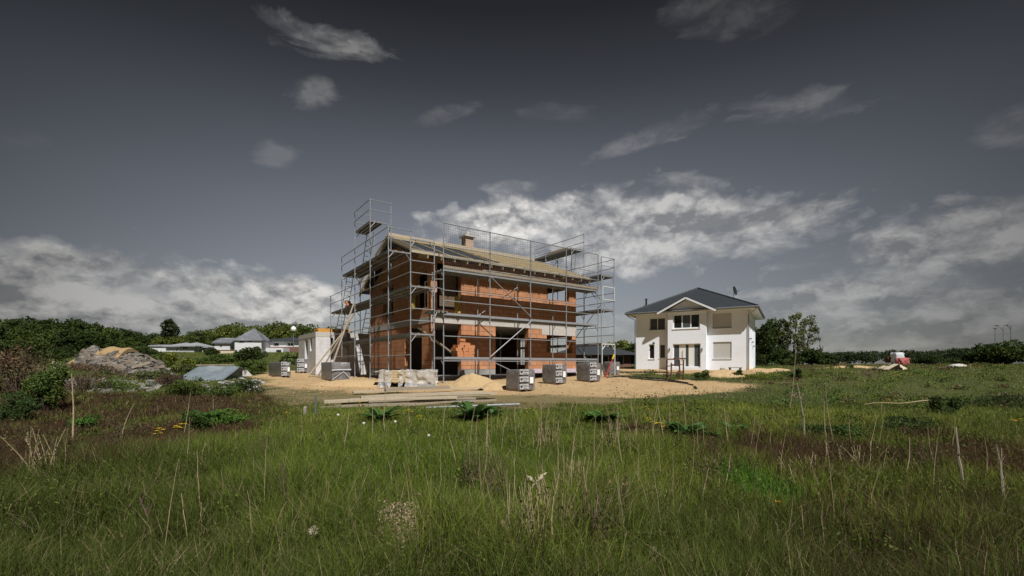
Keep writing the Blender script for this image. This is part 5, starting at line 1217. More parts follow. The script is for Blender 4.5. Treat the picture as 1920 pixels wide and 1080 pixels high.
# ---- the wood on the left skyline
rg = np.random.default_rng(3)
DK, MD, LT = (.050, .070, .020), (.078, .104, .026), (.130, .155, .036)
kinds = [('broadleaf_tree', 'dark green tree in the left skyline wood', DK, 11), ('broadleaf_tree', 'mid green tree in the left skyline wood', MD, 12), ('broadleaf_tree', 'light yellow green tree in the left skyline wood', LT, 13), ('broadleaf_tree', 'dark green tree in the left skyline wood', DK, 14)]
TP = [-90, 0, 30, 70, 110, 150, 200, 240, 290, 340, 400, 440, 470, 512, 560, 600, 650]; TV_ = [602, 600, 598, 602, 605, 600, 612, 621, 625, 626, 620, 608, 613, 607, 609, 612, 614]
protos = {}; GRP = 'trees of the wood on the left skyline'
def wood_tree(k, px, d, top):
    p = at(px, d); h = EYE + (HY - top) * d / F - p.z
    if k not in protos:
        n_, l_, c_, s_ = kinds[k]; protos[k] = make_tree(n_, l_, 10, 9.5, c_, s_, per=95, size=.55, ncl=17, base=.12, group=GRP); o = protos[k]; o.location = p; o.scale = (h / 10,) * 3
    else: place_copy(protos[k], p, h / 10, rg.uniform(0, 6.28))
for row, (d0, off, lowr) in enumerate(((118, 0, 0), (102, 9, 5), (90, 3, 14))):
    px = -80 + off
    while px < (640 if row == 0 else 560 if row == 1 else 270):
        top = float(np.interp(px, TP, TV_)) + lowr + rg.uniform(-2, 6); d = d0 + rg.uniform(-5, 5)
        if px < 300: k = int(rg.choice([0, 3, 1], p=[.45, .4, .15]))
        else: k = int(rg.choice([1, 2, 0], p=[.45, .4, .15]))
        wood_tree(k, px, d, top); px += rg.uniform(20, 34)
p = at(318, 112); h = EYE + (HY - 603) * 112 / F - p.z
make_tree('spruce_tree', 'single slim dark tree rising above the left skyline wood', h, 3.4, (.04, .052, .024), 33, per=60, size=.5, ncl=16, base=.3, narrow=True, loc=p)
# ---- trees between scaffold and white house, and right of the white house
for i, (px, d, top, lab, c) in enumerate(((1128, 95, 650, 'green tree top just right of the scaffold, behind the dark bungalow', MD), (1172, 98, 645, 'green tree between the dark bungalow and the white house', LT), (1196, 92, 648, 'dark green tree touching the left wall of the white house', DK), (1152, 105, 648, 'light green tree behind the roof of the dark bungalow', LT))):
    p = at(px, d); make_tree('broadleaf_tree', lab, EYE + (HY - top) * d / F - p.z + .3, 5.0, c, 60 + i, per=80, size=.42, ncl=13, base=.1, loc=p)
RT = [(1432, 64, 612, 3.4, DK, .05, 'bushy dark tree close to the right corner of the white house', False), (1447, 68, 603, 3.6, MD, 0, 'mid green tree, second to the right of the white house', False), (1466, 66, 600, 3.0, (.095, .115, .034), 0, 'loose tree between the second and the tallest tree by the white house', True),
      (1487, 65, 588, 3.8, (.14, .155, .05), .07, 'tallest thin tree with gappy crown right of the white house', True), (1503, 67, 597, 3.2, (.14, .15, .055), .22, 'leaning gappy tree drooping to the right of the tallest one', True), (1419, 72, 622, 3.0, DK, 0, 'low dark tree half behind the right corner of the white house', False)]
for i, (px, d, top, w, c, ln_, lab, airy) in enumerate(RT):
    p = at(px, d); h = EYE + (HY - top) * d / F - p.z
    make_tree('broadleaf_tree', lab, h, w * (.85 if airy else 1), c, 80 + i, per=130 if not airy else 60, size=.20, ncl=16 if not airy else 24, base=.12 if not airy else .30, airy=airy, loc=p, lean=ln_, trunk=.014)
p = at(1506, 65); t = thing('arching_tree', 'bare arching branch tree with few leaves, rightmost beside the white house', 'tree', p); b = MB(); h = 6.2
pts = [Vector((0, 0, -.2)), Vector((.05, 0, 2.5)), Vector((.1, 0, 4.8)), Vector((.5, 0, 6.0)), Vector((1.2, 0, 6.3)), Vector((1.9, 0, 5.3)), Vector((2.3, 0, 3.8)), Vector((2.5, 0, 2.6))]
b.path(pts, [.09, .08, .07, .06, .05, .04, .025, .01], 6); b.build('trunk', M['bark'], t)
rg2 = np.random.default_rng(5); V, T_ = crown([((q.x + rg2.normal() * .15, q.y + rg2.normal() * .2, q.z + rg2.normal() *   .15), (.30, .34, .28)) for q in pts[2:] for _ in range(3)], 24, .15, (.07, .08, .028), rg2); np_mesh('crown', V, 4, M['foliage'], t, T_)
# ---- bushes
def bush(label, px, py, wpx, hpx, col, seed, per=110, size=None, d=None, name='bush', cat='bush', dead=False, dense=9):
    g = at(px, d) if d else ground(px, py); s = g.y / F; w, h = wpx * s, hpx * s; rg = np.random.default_rng(seed); size = size or max(.026, min(.32, .062 * h ** .5 * (g.y / 20) ** .7)); per = int(per * 2.0)
    t = thing(name, label, cat, g); b = MB(); cl = []
    for i in range(dense):
        a = rg.uniform(0, 6.28); r = math.sqrt(rg.random()) * .40 * w; f = rg.uniform(.25, .82) * (1 - .5 * (r / (.5 * w)) ** 2)
        c = (math.cos(a) * r, math.sin(a) * r * .6, f * h); limb(b, (c[0] * .3, c[1] * .3, -.05), c, .012 + .008 * h, .004, rg, .1, 3); cl.append((c, (w * .19, w * .17, h * .20)))
    if dead:
        for i in range(70):
            a = rg.uniform(0, 6.28); r = rg.random() * .5 * w; p0 = (math.cos(a) * r * .6, math.sin(a) * r * .4, 0); q = (math.cos(a) * r * 1.1 + rg.normal() * .1 * w, math.sin(a) * r * .6, h * rg.uniform(.4, 1.0)); limb(b, p0, q, .010, .003, rg, .15, 3)
    b.build('stems', M['darkstalk' if dead else 'bark'], t); V, T_ = crown(cl, per, size, col, rg, .4); np_mesh('foliage', V, 4, M['foliage'], t, T_); return t
YG = (.14, .165, .030); BR = (.12, .080, .050); HG = (.085, .122, .030)
B_ = [('yellow green bush right of the rubble heap', 332, 694, 58, 40, YG, 34), ('dark bush below the tall grey-roofed house', 462, 690, 66, 34, DK, 42), ('small grey green bush between the tall house and the brick-based house', 487, 672, 30, 22, (.10, .11, .055), 60), ('bright green bush on the slope under the low cream wall', 425, 686, 70, 22, HG, 46),
      ('leafy shrub on the slope left of the wrapped pallet on the sand', 478, 704, 60, 30, HG, 30), ('wide green bush in front of the bungalow row', 385, 686, 60, 15, HG, 44), ('dense low bush between the white shed and the cream wall', 398, 668, 30, 14, DK, 66)]
B_ += [('brown dead scrub on the hump in front of the rubble heap', 175, 722, 120, 30, BR, 17), ('olive brown scrub left on the hump before the rubble heap', 120, 712, 80, 36, (.10, .08, .04), 18), ('green brown scrub at the right foot of the rubble heap', 285, 722, 90, 26, (.09, .10, .035), 18.5), ('dead brown scrub at the right end of the pale rubble strip', 320, 728, 70, 24, BR, 16.5), ('straw coloured scrub at the crest of the left hump', 215, 712, 70, 20, (.17, .13, .07), 19), ('dark bushy thicket behind the brown brush at the left edge', 25, 690, 110, 56, DK, 46), ('dark green thicket left of the rubble heap top', 105, 682, 90, 34, DK, 48), ('brown green scrub behind the left end of the rubble heap', 150, 690, 70, 26, (.10, .085, .04), 30), ('dark hedge between the rubble heap and the long white building', 262, 672, 70, 20, DK, 60), ('scrub in front of the thicket at the left edge', 60, 712, 100, 50, (.085, .08, .035), 26), ('olive scrub on the slope just right of the rubble heap', 350, 706, 60, 26, (.11, .125, .04), 28), ('dark shrub under the long white building', 300, 680, 40, 20, HG, 50), ('pale green shrub between the pallet and the white annex', 545, 690, 40, 24, (.12, .15, .05), 44)]
for i, (lab, px, py, w, h, c, d) in enumerate(B_): bush(lab, px, py, w, h, c, 200 + i, d=d, per=120, dense=10)
N_ = [('tall loose green shrub with thin stems at far left', 88, 775, 84, 112, (.085, .120, .030), 150, 11, False), ('low dark green shrub at the left edge', 30, 796, 90, 70, (.06, .09, .026), 150, 9, False), ('brown dead brush on the mound at the left edge', 35, 742, 130, 100, BR, 60, 9, True), ('brown dead brush right of the tall loose shrub', 150, 738, 120, 46, BR, 50, 8, True),
      ('green weeds in front of the rubble heap', 215, 736, 110, 34, HG, 120, 10, False), ('leafy weeds before the left end of the blue sheet', 345, 742, 80, 36, HG, 140, 10, False), ('leafy weeds before the middle of the blue sheet', 408, 744, 80, 28, (.075, .11, .03), 120, 9, False), ('dark weeds beside the pale concrete block', 462, 740, 70, 30, (.045, .07, .02), 120, 9, False),
      ('bright green leafy clump in the left meadow', 415, 798, 110, 34, (.085, .155, .026), 120, 10, False), ('bright green low clump right of the left meadow clump', 466, 842, 60, 26, (.12, .22, .026), 90, 8, False), ('green clump left of the yellow flowers', 165, 806, 60, 32, (.07, .14, .026), 90, 8, False), ('round green clump just right of the yellow flowers', 362, 812, 70, 44, (.07, .12, .028), 120, 9, False),
      ('dark shrub in the right field behind the lying branch', 1770, 784, 60, 50, (.055, .08, .024), 130, 10, False), ('dark low shrub at the right edge of the field', 1870, 768, 130, 34, (.055, .075, .026), 130, 11, False), ('low dark bramble in front of the lying branch', 1700, 812, 120, 34, (.055, .08, .025), 130, 10, False), ('low dark bramble left of the thick stake', 1560, 822, 140, 28, (.06, .092, .026), 120, 10, False),
      ('green weed clump left of the sand heap by the white house', 1321, 712, 36, 19, HG, 90, 8, False), ('green weeds right of the small sand heap', 1382, 708, 24, 16, HG, 70, 7, False), ('yellow green weeds right of the bench', 1420, 712, 60, 15, YG, 90, 8, False), ('small weed on the open sand right of the trestle', 1304, 730, 10, 9, HG, 40, 5, False), ('small dark shrub at the foot of the tall stalk', 1493, 712, 24, 22, (.038, .055, .018), 80, 7, False)]
for i, (lab, px, py, w, h, c, per, dn, dead) in enumerate(N_): bush(lab, px, py, w, h, c, 300 + i, per=per, dense=dn, dead=dead)
F_ = [('big dark rounded bush under the masts at the right edge', 1880, 690, 110, 48, DK, 70), ('dark bush left of the big one under the masts', 1838, 690, 60, 30, DK, 74), ('green bush on the far field right of the rubbish pile', 1735, 692, 70, 20, (.042, .06, .018), 62), ('low bushes under the trees right of the white house', 1518, 696, 60, 40, DK, 60), ('dark undergrowth right of the white house corner', 1455, 696, 90, 34, DK, 58), ('low bush between field trees and sand strip', 1548, 694, 50, 24, (.04, .055, .02), 64), ('bush on the far field before the stone heap', 1800, 690, 60, 14, (.045, .062, .018), 80)]
for i, (lab, px, py, w, h, c, d) in enumerate(F_): bush(lab, px, py, w, h, c, 400 + i, d=d, per=170, dense=12)
# ---- distant forest on the right: one mass
rg = np.random.default_rng(77); cl = []
for i in range(900):
    px = rg.uniform(1400, 2350); d = rg.uniform(230, 310); p = at(px, d); top = np.interp(px, [1400, 1500, 1560, 1640, 1720, 1800, 1920, 2350], [655, 660, 661, 658, 656, 653, 652, 648]) + rg.uniform(-2.5, 3) + (310 - d) * .03
    h = EYE + (HY - top) * d / F - p.z; f = rg.random() ** .5; cl.append(((p.x, p.y, p.z + h * (.15 + .72 * f)), (3.0, 3.0, h * .2)))
V, T_ = crown(cl, 70, .75, (.040, .054, .024), rg, .25); o = np_mesh('forest', V, 4, M['foliage'], None, T_); tag(o, 'distant dark forest along the right horizon', None, kind='stuff')
cl = []
for i in range(420):
    px = rg.uniform(-500, 700); d = rg.uniform(128, 150); p = at(px, d); h = EYE + (HY - np.interp(px, TP, TV_) - 8) * d / F - p.z; cl.append(((p.x, p.y, p.z + max(h, 2) * rg.uniform(.1, .8)), (2.6, 2.6, 1.8)))
V, T_ = crown(cl, 30, 1.0, (.042, .058, .018), rg, .25); o = np_mesh('undergrowth', V, 4, M['foliage'], None, T_); tag(o, 'dark depth of the wood on the left skyline', None, kind='stuff')

# ------------------------------------------------------------------ grass
def blades(P, h, w, col, rg, lean=.35, seg=2):
    n = len(P); a = rg.uniform(0, 2 * np.pi, n); la = rg.uniform(0, 2 * np.pi, n); L = h * np.where(rg.random(n) < .38, rg.uniform(.6, 1.25, n), rg.uniform(.05, .6, n))
    side = np.stack([np.cos(a), np.sin(a), np.zeros(n)], 1) * (w / 2)[:, None]; ld = np.stack([np.cos(la), np.sin(la), np.zeros(n)], 1) * L[:, None]; up = np.array([0, 0, 1.])
    m = P + ld * .28 + up * (h * .55)[:, None]; t = P + ld + up * (h * np.sqrt(np.maximum(.1, 1 - (L / h) ** 2 * .5)))[:, None]
    V = np.stack([P - side, P + side, m + side * .75, m - side * .75, t], 1).reshape(-1, 3); k = np.arange(n)[:, None] * 5
    loops = np.concatenate([k + np.array([[0, 1, 2, 3]]), k + np.array([[3, 2, 4]])], 1).ravel(); st = np.arange(n)[:, None] * 7 + np.array([[0, 4]])
    return V, loops, st.ravel(), np.repeat(col, 5, 0)
rg = np.random.default_rng(101)
def scatter(n, y0, y1, q):
    u = rg.random(n)
    y = y0 * (y1 / y0) ** u if q == 0 else (y0 ** q + u * (y1 ** q - y0 ** q)) ** (1 / q)
    x = rg.uniform(-1, 1, n) * (1.25 * y + 1.8); return x, y
def jitter(px, py, x, y): return px + (fbm(x, y, 2.2, 51) - .5) * 260, py + (fbm(x, y, 2.2, 53) - .5) * 90
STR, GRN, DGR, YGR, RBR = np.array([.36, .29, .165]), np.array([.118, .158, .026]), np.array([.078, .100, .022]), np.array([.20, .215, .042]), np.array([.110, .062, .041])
def field(x, y):
    z = H(x, y); px, py = topix(x, y, z); jx, jy = jitter(px, py, x, y)
    br = zone(jx, jy, BROWN_L) | zone(jx, jy, BROWN_R); br2 = (px > 1500) & (py > 940)
    sd_ = sand_d(x, y) + (fbm(x, y, .9, 21) - .5) * 1.5
    dx_, dy_ = px + (fbm(x, y, 1.5, 41) - .5) * 120, py + (fbm(x, y, 1.5, 43) - .5) * 34
    dry = zone(dx_, dy_, [(480, 722), (1150, 736), (1170, 762), (960, 770), (560, 766), (490, 750)])
    return z, px, py, br, br2, sd_, dry
def in_houses(x, y):
    o = np.zeros(len(x), bool)
    for fr, a0, a1, b0, b1 in ((FH, -.2, HW + .2, -.1, HD + .2), (FV, -.1, VW + .1, -.7, VD + .1), (FA, -.1, 7.1, -.1, 5.2)):
        dx, dy = x - fr.o[0], y - fr.o[1]; u = dx * fr.d[0] + dy * fr.d[1]; v = dx * fr.e[0] + dy * fr.e[1]; o |= (u > a0) & (u < a1) & (v > b0) & (v < b1)
    return o
def grass_layer(name, n, y0, y1, q, hs, ws, label, mode):
    x, y = scatter(n, y0, y1, q); z, px, py, br, br2, sd_, dry = field(x, y); cl = fbm(x, y, .9, 61); cf = vnoise(x, y, 5.0, 67)
    keep = (sd_ < .15 + .7 * (vnoise(x, y, 1.9, 131) > .62)) & ~in_houses(x, y); keep &= ~(dry & (rg.random(n) < .25)); keep &= ~(zone(px, py, [(595, 772), (600, 752), (650, 732), (930, 728), (980, 757), (975, 772)]) & (rg.random(n) < .5))
    keep &= ~((np.hypot((px - 752) / 46, (py - 1022) / 46) < 1) & (rg.random(n) < .8))
    keep |= (sd_ >= .15) & (rg.random(n) < .006) & (cf > .6) & ~in_houses(x, y)
    h = hs * np.ones(n) * rg.uniform(.55, 1.3, n) * (.45 + 1.2 * cl) * (.75 + .5 * vnoise(x, y, 2.3, 117)) * np.interp(y, [2, 4, 6, 8, 11, 13, 20, 60], [1.0, .95, .72, .55, .40, .36, .5, .8]); h = np.where(dry, h * .62, np.where(sd_ > -.4, h * .45, h)); w = ws * np.interp(y, [2, 5, 12, 30, 70], [.7, .85, 1.5, 3.0, 6.0]) * rg.uniform(.7, 1.4, n)
    r = rg.random(n)[:, None]; mx = r[:, 0] + (fbm(x, y, .55, 111) - .5) * 1.3 + (vnoise(x, y, 3.1, 113) - .5) * .5 - np.where(py > 930, (py - 930) / 150 * .38, 0) - .30 * np.exp(-(px / 420) ** 2) - .22 * np.exp(-((px - 1920) / 400) ** 2); mx = mx[:, None]  # vignette painted in as darker blades towards the bottom and both sides
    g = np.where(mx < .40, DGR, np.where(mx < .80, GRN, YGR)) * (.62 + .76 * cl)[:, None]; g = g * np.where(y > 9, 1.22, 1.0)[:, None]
    bright = zone(px, py, [(1335, 888), (1400, 892), (1470, 925), (1530, 948), (1480, 965), (1380, 938)]); g = np.where(bright[:, None], np.array([.085, .18, .022]), g); br = br & ~bright
    cen = np.exp(-((px - 860) / 430) ** 2 - ((py - 890) / 110) ** 2)[:, None]; g = g * (1 - .0 * cen) + cen * np.array([.022, .046, .000])
    r2 = rg.random(n)[:, None]; g = np.where(r2 < .10, STR * .8, g)
    col = np.where((br & (rg.random(n) < np.clip(.15 + 1.1 * vnoise(x, y, 1.6, 83), 0, .85)))[:, None], RBR * rg.uniform(.55, 1.2, (n, 1)), g); col = np.where((br2 & (rg.random(n) < .28))[:, None], RBR * .8, col)
    col = np.where((dry & (rg.random(n) < .62))[:, None], STR * rg.uniform(.55, 1.0, (n, 1)), col)
    far = (y > 15)[:, None] & (x > 4)[:, None]; patch = fbm(x, y, .16, 71); p2 = fbm(x, y, .4, 73); col = np.where(far & (patch > .52)[:, None] & (rg.random(n) < .65)[:, None], np.array([.15, .115, .06]), col); col = np.where(far & (p2 > .55)[:, None] & (rg.random(n) < .6)[:, None], np.array([.20, .20, .055]), col)
    col = col * rg.uniform(.7, 1.3, (n, 1)); k = keep
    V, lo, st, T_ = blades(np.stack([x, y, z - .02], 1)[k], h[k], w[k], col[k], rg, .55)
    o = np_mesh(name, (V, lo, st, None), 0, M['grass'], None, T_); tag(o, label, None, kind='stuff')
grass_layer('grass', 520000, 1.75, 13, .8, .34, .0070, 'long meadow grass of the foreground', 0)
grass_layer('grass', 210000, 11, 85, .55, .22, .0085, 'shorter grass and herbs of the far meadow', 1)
# broad-leaved undergrowth between the blades
n = 120000; x, y = scatter(n, 1.8, 45, .45); z, px, py, br, br2, sd_, dry = field(x, y); pt_ = fbm(x, y, 1.3, 91); k = (sd_ < 0) & ~dry & (pt_ > np.where(y > 16, .60, .47)) & ~in_houses(x, y)
s_ = .020 * np.interp(y, [2, 8, 20, 45], [.8, 1.2, 1.8, 2.6]); hh = rg.random(n) ** 1.3 * .24 * (.5 + pt_)
C = np.stack([x, y, z + hh], 1)[k]; V = leaf_quads(C, 1.0, rg, 1.2, 1.7); V = C[:, None, :] + (V - C[:, None, :]) * s_[k][:, None, None]
cc = np.where((br[k] & (rg.random(k.sum()) < .5))[:, None], np.array([.12, .075, .05]), np.array([.10, .14, .028])) * rg.uniform(.6, 1.4, (k.sum(), 1))
o = np_mesh('weeds', V, 4, M['foliage'], None, np.repeat(cc, 4, 0)); tag(o, 'low broad-leaved weeds among the grass', None, kind='stuff')
rg = np.random.default_rng(303); cl = []; C_, T2_ = [], []
PAL = [(.075, .105, .026), (.055, .080, .024), (.14, .16, .045), (.13, .09, .052), (.20, .16, .09), (.09, .14, .028)]
for i in range(520):
    u = rg.random(); y = 3.0 * (55 / 3.0) ** (u ** .85); x = rg.uniform(-1.2, 1.2) * y
    if i % 3 == 0 and y > 9: x = rg.uniform(.3, 1.2) * y
    if float(sand_d(np.array([x]), np.array([y]))[0]) > -.3 or in_houses(np.array([x]), np.array([y]))[0]: continue
    px, py = topix(x, y, float(H(x, y)))
    if 480 < px < 1200 and py < 775: continue
    k = float(np.interp(y, [3, 8, 20, 55], [.5, .7, 1.0, 1.7])) * rg.uniform(.6, 1.3); w = .34 * k; h = .17 * k * rg.uniform(.6, 1.5)
    V, T_ = crown([((x, y, float(H(x, y)) + h * .45), (w, w, h))], 110 if y > 8 else 70, float(np.interp(y, [3, 8, 20, 55], [.022, .030, .055, .12])), PAL[int(rg.integers(0, 6))], rg, .25, shell=.25, flat=.4); C_.append(V); T2_.append(T_)
o = np_mesh('undergrowth', np.concatenate(C_), 4, M['foliage'], None, np.concatenate(T2_)); tag(o, 'shaggy low weed clumps all over the meadow', None, kind='stuff')
# ---- tall dead stalks and stems
def stalk(px0, py0, px1, py1, r, m, lab, name='dry_stalk', cat='dead stalk', group=None, extra=.25, side=0, d=None):
    g = ground(px0, py0) if d is None else at(px0, d); q = pt(px1, py1, g.y + .05); p = Vector((0, 0, -.05)); q = q - g
    b = MB(); rr = random.Random(int(px0 * 7 + py0)); off = Vector((rr.uniform(-.04, .04), rr.uniform(-.03, .03), 0)); n = 7
    pts = [p.lerp(q, i / n) + off * math.sin(3.1 * i / n) + Vector((rr.uniform(-.004, .004), rr.uniform(-.004, .004), 0)) for i in range(n + 1)]
    b.path(pts, [r * (1.15 - .75 * i / n) for i in range(n + 1)], 5)
    for i in range(side):
        k = rr.randint(2, n - 1); a = rr.uniform(0, 6.28); L = rr.uniform(.04, .11); b.path([pts[k], pts[k] + Vector((math.cos(a) * L * .4, math.sin(a) * L * .4, L))], [r * .4, r * .2], 4)
    return tag(b.build(name, M[m], loc=g), lab, cat, group)
GS = 'dead stalks standing in the meadow'; AL = 'pale dead weed stalk standing upright in the meadow grass'
ST = [(1006, 885, 1013, 742), (1220, 836, 1236, 742), (1250, 843, 1234, 763), (1258, 818, 1257, 739), (1287, 818, 1280, 739), (1366, 836, 1358, 763), (1124, 950, 1117, 781), (1175, 896, 1159, 760), (1037, 960, 1044, 823), (986, 1075, 986, 897), (1018, 1078, 1006, 918), (1076, 966, 1076, 827), (1104, 1044, 1092, 876), (1164, 1079, 1175, 996), (1046, 1079, 1040, 930), (1111, 1060, 1122, 930),
      (696, 836, 698, 753), (723, 822, 724, 735), (672, 960, 696, 869), (1565, 835, 1549, 728), (1551, 838, 1545, 748), (1597, 840, 1591, 770), (343, 818, 357, 735), (225, 836, 252, 756), (399, 772, 399, 740), (88, 770, 92, 722), (1480, 770, 1492, 645), (1630, 860, 1645, 780), (1690, 900, 1704, 820), (1500, 930, 1478, 870), (1760, 880, 1740, 800), (1350, 930, 1370, 850), (910, 860, 915, 770), (885, 850, 890, 765), (860, 900, 840, 812), (640, 850, 655, 770), (770, 800, 765, 730), (830, 805, 838, 742), (940, 1060, 955, 905), (960, 1070, 950, 880)]
for i, (a, c, e, f) in enumerate(ST): stalk(a, c, e, f, (.0055 if c > 900 else .0075) * (1 + .25 * ((i * 7) % 3 - 1)), 'stalk', AL, group=GS, side=0)
rr = random.Random(8)
for i in range(215):
    px = rr.gauss(1080, 170) if i < 150 else rr.uniform(250, 1880); py = rr.uniform(775, 1078); d_ = ground(px, py).y; L = rr.uniform(.28, .78) * (1 if d_ < 7 else .75); top = py - L * F / d_
    stalk(px, py, px + rr.uniform(-22, 22) * (5 / d_) * (5 if i % 6 == 0 else 1), top if i % 6 else py - (py - top) * .45, rr.uniform(.0022, .0042) * max(1, d_ / 5.5), 'stalk' if rr.random() < .8 else 'darkstalk', AL if False else 'thin dry weed stem standing in the meadow grass', name='dry_weed', cat='dry weed', group='thin dry stems scattered through the meadow', side=rr.choice((0, 0, 0, 1)))
for a, c, e, f, r, m, lab in ((135, 838, 134, 700, .015, 'stalk', 'thick pale bent stake rising before the rubble at left'), (1509, 830, 1494, 718, .014, 'peg', 'white-barked leaning stalk right of the sandy plot, brightest of all'), (1809, 925, 1792, 800, .017, 'peg', 'thick split grey stake with a knot in the right meadow'), (1880, 950, 1867, 834, .014, 'peg', 'slender grey stake near the right edge'), (1893, 935, 1878, 840, .008, 'stalk', 'thin bent stalk just right of the slender grey stake'),
                            (532, 990, 527, 868, .012, 'darkstalk', 'dark brown knotted stem left of the centre meadow'), (285, 1020, 262, 932, .014, 'darkstalk', 'brown leaning stem in the lower left grass'), (928, 0, 0, 0, 0, '', '')):
    if r: stalk(a, c, e, f, r, m, lab, name='weathered_stake' if 'stake' in lab else 'dead_weed', cat='stake' if 'stake' in lab else 'dead weed', side=1 if r > .015 else 4)
def tussock(px, py, hpx, wpx, m, lab, seed, n=22):
    g = ground(px, py); s = g.y / F; rr = random.Random(seed); t = thing('dry_weed_clump', lab, 'dry weed', g, 0, 'clumps of tall dry weeds in the centre meadow'); b = MB(); lv = []
    for i in range(n):
        x, y = rr.gauss(0, wpx * s * .3), rr.gauss(0, wpx * s * .25); h = hpx * s * rr.uniform(.55, 1.05); dx, dy = rr.gauss(0, .04), rr.gauss(0, .04); pts = [Vector((x + dx * (k / 6) ** 1.5 * 2 + rr.gauss(0, .003), y + dy * (k / 6) ** 1.5 * 2, -.05 + h * k / 6)) for k in range(7)]
        b.path(pts, [.0058 * (1.1 - .7 * k / 6) for k in range(7)], 4)
        for k in range(rr.randint(6, 14)):
            q = pts[rr.randint(1, 6)].lerp(pts[rr.randint(1, 6)], .5); lv.append((q.x, q.y, q.z))
    b.build('stems', M[m], t); rg_ = np.random.default_rng(seed); V = leaf_quads(np.array(lv), .020, rg_, .2, 2.0); cc = np.where(rg_.random((len(lv), 1)) < .6, np.array([[.10, .12, .03]]), np.array([[.20, .145, .08]])) * rg_.uniform(.6, 1.3, (len(lv), 1)); np_mesh('leaves', V, 4, M['foliage'], t, np.repeat(cc, 4, 0))
for i, (px, py, h, w, m, lab) in enumerate(((992, 1070, 175, 46, 'stalk', 'tall tan weed clump under the bleached broken stalk'), (1040, 1040, 180, 40, 'stalk', 'tan weed clump second to the right of the broken stalk'), (1112, 1060, 200, 60, 'darkstalk', 'dense brown weed clump below the tallest centre stalk'), (1165, 1000, 120, 50, 'darkstalk', 'brown weed clump right of the dense brown one'), (1085, 950, 110, 40, 'stalk', 'smaller tan weed clump behind the dense brown one'), (1230, 980, 90, 60, 'stalk', 'loose tan weed clump at the right of the centre stalks'), (885, 930, 110, 36, 'darkstalk', 'brown weed clump left of the bleached broken stalk'), (925, 960, 120, 34, 'darkstalk', 'brown weed clump just left of the broken stalk, nearer'), (1320, 905, 70, 60, 'darkstalk', 'brown tangled weed clump left of the bright green patch'), (1400, 900, 60, 80, 'darkstalk', 'wide brown weed clump above the bright green patch'), (1520, 905, 60, 70, 'stalk', 'straw weed clump right of the golden flowers'), (1600, 885, 62, 70, 'stalk', 'straw weed clump amid the right brown patch'), (1720, 890, 66, 60, 'darkstalk', 'brown weed clump left of the thick split stake'), (500, 880, 80, 46, 'darkstalk', 'brown weed clump right of the bright left clump'), (210, 860, 90, 60, 'darkstalk', 'brown weed clump in the left brown patch'), (70, 900, 110, 60, 'stalk', 'straw weed clump at lower left edge'), (1150, 850, 80, 60, 'stalk', 'straw weed clump in front of the dark broad-leaved weed'), (1025, 850, 75, 40, 'stalk', 'straw weed clump near the right end of the steel tube'))): tussock(px, py, h, w, m, lab, 900 + i)
p, q = ground(1620, 782), ground(1750, 774); b = MB(); n = 8
b.path([(p - p).lerp(q - p, i / n) + Vector((0, 0, .30 + .02 * math.sin(i * 1.1))) for i in range(n + 1)], [.006 + .008 * i / n for i in range(n + 1)], 6); b.path([Vector((.4, 0, .31)), Vector((.42, .02, -.1))], .007, 5); b.path([(q - p) + Vector((-.1, 0, .29)), (q - p) + Vector((0, .05, -.1))], .012, 5)
tag(b.build('fallen_branch', M['stalk'], loc=p), 'long pale branch lying level across the right field shrubs', 'branch')
# ---- broad-leaved dock plants, flowers, small foreground things
def dock(px, py, wpx, lab, seed, col=(.055, .110, .028), n=22):
    g = ground(px, py); rg = np.random.default_rng(seed); R_ = wpx * 1.35 * g.y / F / 2; V = []; T_ = []
    for i in range(n):
        a = 2.4 * i + rg.uniform(-.4, .4); L = R_ * rg.uniform(.7, 1.15); up = rg.uniform(.6, 1.5) ; w = L * .17; d = np.array([math.cos(a), math.sin(a), 0]); s = np.array([-d[1], d[0], 0]); c0 = np.array(col) * rg.uniform(.6, 1.5); ps = []
        for k in range(7): t = k / 6; ps.append((d * L * t + np.array([0, 0, L * up * (t * 1.25 - .75 * t * t)]), w * math.sin(math.pi * min(1, t * .93 + .05)) ** .8))
        for k in range(6):
            (p0, w0), (p1, w1) = ps[k], ps[k + 1]; f = np.array([0, 0, .35])
            for sg in (-1, 1): V.append([p0, p0 + sg * s * w0 + f * w0, p1 + sg * s * w1 + f * w1, p1][::sg]); T_ += [c0 * (1 if sg > 0 else .9)] * 4
    o = np_mesh('dock_plant', np.array(V), 4, M['foliage'], None, np.array(T_), loc=g, smooth=False); tag(o, lab, 'weed plant')
for i, (px, py, w, lab) in enumerate(((712, 794, 60, 'broad-leaved weed left in front of the plank heap'), (890, 790, 66, 'big broad-leaved weed right in front of the plank heap'), (924, 786, 40, 'broad-leaved weed under the right tip of the longest plank'), (1112, 794, 46, 'dark broad-leaved weed left of the tall stalks group'), (1142, 798, 50, 'broad-leaved weed just right of the dark one amid stalks'), (1285, 826, 70, 'biggest broad-leaved weed at the edge of the brown patch'), (1322, 824, 48, 'broad-leaved weed right beside the biggest one'), (1262, 822, 40, 'broad-leaved weed left beside the biggest one'), (1378, 818, 44, 'lone broad-leaved weed right of the broad-leaved group'), (392, 800, 56, 'broad-leaved weed in the left green clump'))): dock(px, py, w, lab, 500 + i)
